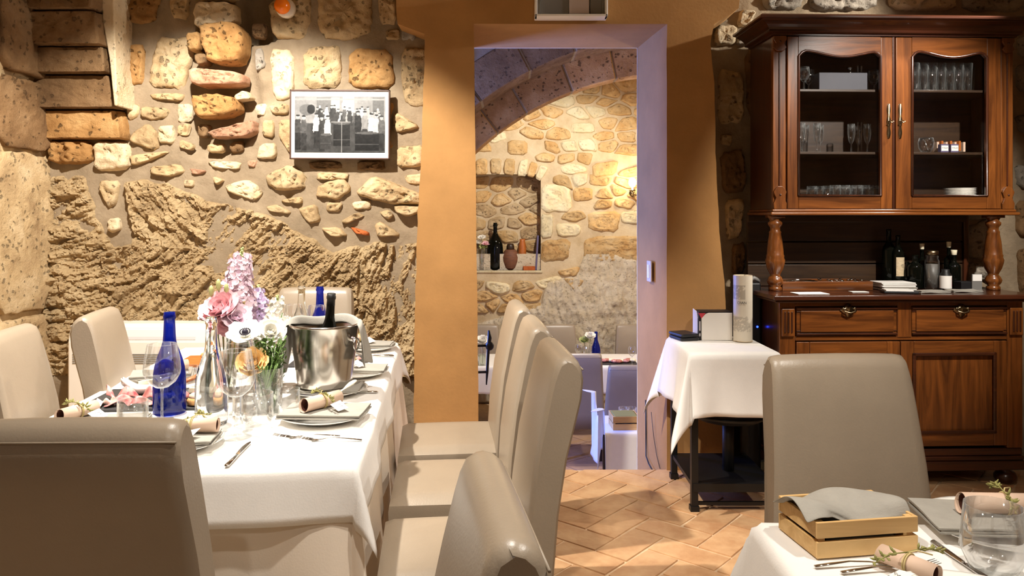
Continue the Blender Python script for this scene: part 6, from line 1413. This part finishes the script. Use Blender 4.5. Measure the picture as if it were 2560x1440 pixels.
for k, (px_, y, lab) in enumerate(((2330, .07, 'grey folded napkin at the counter edge right of the order pad'), (2410, .10, 'pale folded napkin lying below the white card'))):
    o = napkin(lab, (0, 0, 0), .17, .08, 0, 'napkins on the cabinet counter', 2, 30+k, .005); on_cab(o, KX(px_, y), y, CT+.002, .05)
# behind the glass
def KZ(px, py, y): return K(px, py, y)
gb_ = thing('storage_box', 'grey box on the top shelf behind the left cabinet door', 'box'); x_ = K(2048, 200, .27)[0]; w_ = K(2172, 200, .27)[0]-x_; on_cab(gb_, x_, .27, SHZ[2]+.001); mb = MB(); mb.box(0, w_, 0, .15, 0, .105); mb.build('body', MT['boxgrey'], gb_, smooth=False, bevel=.003); mb = MB(); mb.lathe([(.014, .105), (.014, .122), (.010, .124), (.010, .138), (.014, .14), (.014, .15), (0, .151)], 14, (w_*.72, .06, 0)); mb.build('bottle_cap', MT['chrome'], gb_)
gproto = {}
def shelf_glass(kind, px, y, shelf, lab, grp, k=[0]):
    if kind not in gproto:
        mb = MB()
        if kind == 'tall': mb.lathe([(0, .004), (.024, .004), (.03, .16), (.0315, .16), (.0255, 0), (0, 0)], 18, cap=False)
        elif kind == 'wine': mb.lathe([(.028, 0), (.028, .002), (.005, .006), (.0035, .05), (.02, .066), (.031, .09), (.028, .135), (.027, .135), (.029, .09), (.018, .069), (0, .064)], 18, cap=False)
        elif kind == 'small': mb.lathe([(0, .004), (.02, .004), (.026, .07), (.0275, .07), (.0215, 0), (0, 0)], 16, cap=False)
        elif kind == 'flute': mb.lathe([(.024, 0), (.024, .002), (.004, .006), (.0032, .05), (.014, .07), (.02, .11), (.019, .165), (.018, .165), (.012, .075), (0, .058)], 16, cap=False)
        gproto[kind] = mb.build('shelf_glass', MT['glass']); o = gproto[kind]
    else: o = gproto[kind].copy(); COL.objects.link(o)
    on_cab(o, K(px, 300, y)[0], y, SHZ[shelf]+.001); tag(o, lab, 'glass', grp)
for i, px_ in enumerate(range(2284, 2432, 22)):
    for y in (.27, .37): shelf_glass('tall', px_+(6 if y > .3 else 0), y, 2, 'tall straight tumbler on the top shelf behind the right door', 'tall tumblers on the top right shelf')
for px_, y in ((2010, .28), (2022, .36), (2185, .36)): shelf_glass('wine', px_, y, 2, 'stemmed glass beside the grey box on the top left shelf', 'stemmed glasses on the top left shelf')
for px_, y in ((2004, .27), (2014, .36), (2042, .27), (2050, .36), (2128, .30), (2168, .30), (2146, .38)): shelf_glass('flute', px_, y, 1, 'flute glass on the middle shelf behind the left door', 'flutes on the middle left shelf')
for px_, y in ((2070, .36), (2088, .27), (2100, .38), (2112, .27), (2128, .36), (2142, .27), (2158, .38), (2170, .27), (2186, .34), (2030, .42), (2050, .42)): shelf_glass('wine', px_, y, 0, 'stemmed glass on the bottom shelf behind the left door', 'stemmed glasses on the bottom left shelf')
bw = thing('glass_bowl', 'wide glass bowl with tongs on the bottom left cabinet shelf', 'bowl'); on_cab(bw, K(2030, 460, .27)[0], .27, SHZ[0]+.001); mb = MB(); mb.lathe([(0, .005), (.03, .005), (.055, .04), (.064, .075), (.066, .075), (.058, .04), (.032, 0), (0, 0)], 24, cap=False); mb.build('bowl', MT['glass'], bw); mb = MB(); mb.tube([(-.03, -.01, .012), (.02, -.03, .04), (.075, -.045, .085)], .004, 6, flat=2); mb.build('tongs', MT['chrome'], bw)
sb = thing('sugar_bowl', 'round glass sugar bowl on the middle right cabinet shelf', 'bowl'); on_cab(sb, K(2315, 340, .27)[0], .27, SHZ[1]+.001); mb = MB(); mb.lathe([(0, .004), (.02, .004), (.036, .03), (.04, .06), (.034, .085), (.036, .085), (.042, .06), (.038, .028), (.022, 0), (0, 0)], 22, cap=False); mb.build('bowl', MT['glass'], sb); mb = MB(); mb.tube([(.0, -.03, .005), (-.01, -.03, .03), (-.03, -.03, .075)], [.010, .004, .003], 8, flat=.5); mb.build('spoon', MT['chrome'], sb)
for k, px_ in enumerate((2362, 2387)):
    o = thing('sweetener_box', ('left', 'right')[k]+' little printed packet box on the middle right cabinet shelf', 'box'); on_cab(o, K(px_, 360, .24)[0], .24, SHZ[1]+.001); mb = MB(); mb.box(-.022, .022, 0, .03, 0, .048); mb.build('carton', MT['bluesteel'], o, smooth=False, bevel=.001); mb = MB(); mb.box(-.02, .02, -.001, 0, .01, .04); mb.build('front_label', MT['paper'], o, smooth=False); text('ITALIA', .0115, MT['ink'], o, (0, -.0014, .026), (PI/2, 0, 0), extrude=.0002)
for k in range(7):
    mb = MB(); mb.box(-.006, .006, 0, .04, 0, .055); o = mb.build('sugar_sachet', MT['honeywood'] if k % 2 else MT['kraft'], smooth=False); on_cab(o, K(2345+k*11, 360, .30)[0], .30, SHZ[1]+.05, .1*(k % 3)); o.location.z = SHZ[1]+.012+.006*(k % 2); tag(o, 'brown sugar sachet standing behind the packet boxes in the cabinet', 'sachet', 'sugar sachets in the cabinet')
pp = None
for k in range(14):
    if pp is None: mb = MB(); mb.lathe([(0, .004), (.06, .004), (.085, .010), (.087, .010), (.062, 0), (0, 0)], 24, cap=False); pp = o = mb.build('stacked_plate', MT['china'])
    else: o = pp.copy(); COL.objects.link(o)
    on_cab(o, K(2400, 470, .34)[0], .34, SHZ[0]+.001+k*.0085); tag(o, 'plate in the stack on the bottom shelf behind the right door', 'plate', 'stacked plates in the cabinet')
o = thing('cream_jar', 'small orange jar with a white lid in the bottom right cabinet corner', 'jar'); on_cab(o, K(2276+12, 470, .25)[0], .25, SHZ[0]+.001); mb = MB(); mb.lathe([(0, 0), (.02, 0), (.021, .045), (0, .046)], 16, cap=False); mb.build('jar', MT['honeywood'], o); mb = MB(); mb.lathe([(.021, .046), (.021, .062), (0, .063)], 16); mb.build('lid', MT['paper'], o)

# ================================================================ LOWER ROOM
F3 = lambda px, py, Y: P(px, py, Y)
FGc = 'chairs in the lower room'
def far_chair(x, y, rz, label):
    o = dup(chair0, (x-.275*math.sin(rz), y+.275*math.cos(rz), ZF), rz, label, FGc); return o
far_chair(.665, 7.27, .0, 'bluish lit chair seen from behind through the doorway, left of two'); far_chair(1.045, 6.70, -.03, 'bluish chair seen from behind at the right doorway reveal')
far_chair(.57, 9.24, PI, 'pale chair against the far wall left of the blue bottle'); far_chair(1.46, 9.24, PI, 'pale chair against the far wall right of the blue bottle'); far_chair(-.36, 9.24, PI, 'pale chair against the far wall below the niche')
ft = table('dining_table', 'long table in the lower room seen through the doorway', -.75, 2.0, 8.14, 8.86, ZF+.745-ZF, (0, 0, ZF), 0)
cloth('tablecloth', 'white cloth on the long table in the lower room', -.76, 2.01, 8.13, 8.87, ZF+.75, .3, MT['linen'], flare=.06, rip=.03, seed=21)
table('side_table', 'small table just below the doorway steps', .70, 1.48, 5.66, 6.12, .745, (0, 0, ZF), 0)
cloth('tablecloth', 'bluish lit cloth on the small table below the doorway', .69, 1.49, 5.65, 6.13, ZF+.75, .30, MT['linen'], flare=.12, rip=.05, seed=23, diag=.2)
FZ = ZF+.752
bottle('water_bottle', 'cobalt blue bottle on the long table in the lower room', (P(1490, 0, 8.4).x, 8.4, FZ), .33, .10, MT['bluebottle'], 'cobalt blue bottles')
fv = Vector((P(1469, 0, 8.35).x, 8.35, FZ)); vase('glass vase beside the blue bottle in the lower room', fv, .18, .05, .04, group='vases in the lower room')
ruffled('lisianthus', 'white bloom in the vase beside the far blue bottle', fv+Vector((0, 0, .02)), fv+Vector((.03, 0, .30)), .055, MT['petwhite'], 'flowers in the lower room', seed=31); ruffled('lisianthus', 'pale green bloom in the vase beside the far blue bottle', fv+Vector((0, 0, .02)), fv+Vector((-.04, 0, .25)), .05, MT['palegreen'], 'flowers in the lower room', seed=32)
fv2 = Vector((P(1206, 0, 6.9).x, 8.2, FZ)); fv2.x = P(1206, 0, 8.2).x; vase('glass vase by the iron rail in the lower room', fv2, .2, .055, .045, group='vases in the lower room'); ruffled('lisianthus', 'white bloom behind the iron rail in the lower room', fv2+Vector((0, 0, .02)), fv2+Vector((.0, 0, .28)), .07, MT['petwhite'], 'flowers in the lower room', seed=33)
mb = MB(); mb.box(-.2, .2, -.1, .1, 0, .01); o = mb.build('slate_board', MT['slate'], smooth=False); o.location = (P(1545, 0, 8.3).x, 8.3, FZ); tag(o, 'dark board of cold cuts in the lower room', 'board')
rr = random.Random(12)
for k in range(9):
    mb = MB(); mb.ball((0, 0, .02), (.045, .035, .02), 9, 6); o = mb.build('cold_cut', MT[('ham', 'salami', 'cheese')[k % 3]]); o.location = (P(1545, 0, 8.3).x-.16+.04*k, 8.3+rr.uniform(-.05, .05), FZ+.011); tag(o, ('ham heap', 'salami heap', 'cheese heap')[k % 3]+' on the dark board in the lower room', 'food', 'cold cuts in the lower room')
wine_glass('wine glass right of the dark board in the lower room', (P(1580, 0, 8.2).x, 8.2, FZ), .2, .042, 'glasses in the lower room'); wine_glass('wine glass left of the vase in the lower room', (P(1447, 0, 8.35).x, 8.35, FZ), .2, .042, 'glasses in the lower room')
for px_, lab in ((1560, 'left glass on the small table below the doorway'), (1578, 'right glass on the small table below the doorway')): tumbler(lab, (P(px_, 0, 5.95).x, 5.95, FZ), .11, .042, 'glasses on the small lower table')
fc = thing('wooden_crate', 'small wooden crate on the small table below the doorway', 'crate', (P(1532, 0, 5.72).x, 5.70, FZ), .05)
for z0, z1 in ((0, .045), (.055, .10)):
    for b_ in ((0, .2, 0, .008, z0, z1), (0, .2, .19, .198, z0, z1), (0, .008, .008, .19, z0, z1), (.192, .2, .008, .19, z0, z1)): mb = MB(); mb.box(*b_); mb.build('slat', MT['crate'], fc, smooth=False)
mb = MB(); mb.box(.01, .19, .01, .19, .07, .104); mb.build('cloth_lining', MT['sprig'], fc, smooth=False, bevel=.01)
for x in (.009, .18):
    for y in (.009, .178): mb = MB(); mb.box(x, x+.011, y, y+.011, 0, .1); mb.build('corner_post', MT['crate'], fc, smooth=False)
# niche
NY = YF+.12; NZs = NZ0+.001
MAG = [(0, .002), (.42, .002), (.5, .03), (.5, .46), (.46, .56), (.34, .66), (.2, .73), (.13, .79), (.12, .92), (.15, .93), (.15, .96), (.12, .97), (.12, 1)]
bottle('demijohn_bottle', 'very large dark wine bottle in the wall niche', (P(1238, 0, NY).x, NY, NZs), .60, .20, MT['darkbottle'], prof=MAG)
t = thing('clay_pot', 'brown painted clay pot in the wall niche', 'pot', (P(1276, 0, NY).x, NY-.02, NZs)); mb = MB(); mb.lathe([(0, 0), (.065, 0), (.085, .03), (.108, .11), (.112, .16), (.10, .21), (.07, .25), (.06, .26), (.05, .255)], 26, cap=False); mb.build('body', MT['clay'], t); mb = MB(); mb.lathe([(.052, .255), (.05, .30), (.038, .335), (.0, .34)], 18); mb.build('neck', MT['darkwood'], t)
nv = Vector((P(1205, 0, NY).x, NY-.03, NZs)); vase('tall glass vase with flowers in the wall niche', nv, .27, .062, .055, group='vases in the lower room')
for k in range(4): ruffled('niche_bloom', ('pink bloom', 'white bloom at the left', 'white bloom on top', 'pale green bloom')[k]+' in the niche vase', nv+Vector((0, 0, .02)), nv+Vector(((.05, -.05, .0, .02)[k], -.02, (.34, .36, .42, .30)[k])), .05, MT[('petpink', 'petwhite', 'petwhite', 'palegreen')[k]], 'flowers in the lower room', seed=40+k, layers=3)
mb = MB(); mb.lathe([(0, 0), (.05, 0), (.055, .03), (.05, .30), (.035, .36), (.035, .39), (0, .39)], 18, cap=False); o = mb.build('amber_jar', MT['honeywood']); o.location = (P(1306, 0, NY).x, NY+.07, NZs); tag(o, 'tall amber jar at the back of the wall niche', 'jar')
mb = MB(); mb.box(-.012, .012, -.09, .11, 0, .44); o = mb.build('leaning_panel', MT['bluesteel'], smooth=False, bevel=.003); o.location = (NX1-.06, NY, NZs); o.rotation_euler = (0, .06, 0); tag(o, 'dark violet panel leaning on the right side of the niche', 'panel')  # violet of the panel is bluish light put into its colour
mb = MB(); mb.box(-.075, .075, -.05, .05, 0, .05); o = mb.build('loose_brick', MT['brick'], smooth=False, bevel=.006); o.location = (NX1-.15, NY-.08, NZs); o.rotation_euler = (0, 0, .1); tag(o, 'loose brick on the niche sill', 'brick')
# sconce
sp = P(1581, 468, YF-.16); sc_ = thing('wall_sconce', 'lit candle-style wall sconce on the far stone wall', 'lamp', sp)
mb = MB(); mb.tube([(.03, .12, -.06), (.03, .06, -.12), (.01, .0, -.11), (0, 0, -.05)], .008, 8); mb.lathe([(0, -.055), (.03, -.05), (.045, -.035), (.04, -.035), (0, -.045)], 18, cap=False); mb.build('bracket', MT['brass'], sc_)
mb = MB(); mb.lathe([(0, .11), (.05, .11), (.05, .13), (0, .13)], 16, (.03, 0, -.10)); mb = MB(); mb.tube([(.03, .125, -.07), (.03, .145, -.07)], .05, 18); mb.build('back_plate', MT['brass'], sc_)
mb = MB(); mb.lathe([(.014, -.045), (.014, .01), (0, .011)], 12); mb.build('candle_tube', MT['paper'], sc_)
mb = MB(); mb.ball((0, 0, .06), (.046, .046, .060), 14, 10); mb.build('bulb', MT['bulb'], sc_)
point('sconce_glow', sp+Vector((0, -.12, .06)), 7, (1, .78, .48), .04)
# iron rail at the stair head
ir = thing('iron_handrail', 'black wrought iron stair rail behind the left doorway jamb', 'railing', (0, 0, 0))
p_ = lambda x, y: P(x, y, 4.95)
mb = MB(); mb.tube([p_(1222, 826), p_(1224, 845), p_(1221, 870), p_(1218, 930), p_(1216, 962)], [.006, .014, .010, .009, .004], 8); mb.build('upright', MT['blackmetal'], ir)
mb = MB(); mb.ball(p_(1224, 865), (.028, .02, .03), 10, 8); mb.build('boss', MT['blackmetal'], ir)
for y in (864, 930): mb = MB(); mb.tube([p_(1218, y), p_(1180, y+1), (-.30, 4.90, p_(0, y).z), (-.30, 4.81, p_(0, y).z)], .008, 8); mb.build('bar', MT['blackmetal'], ir)
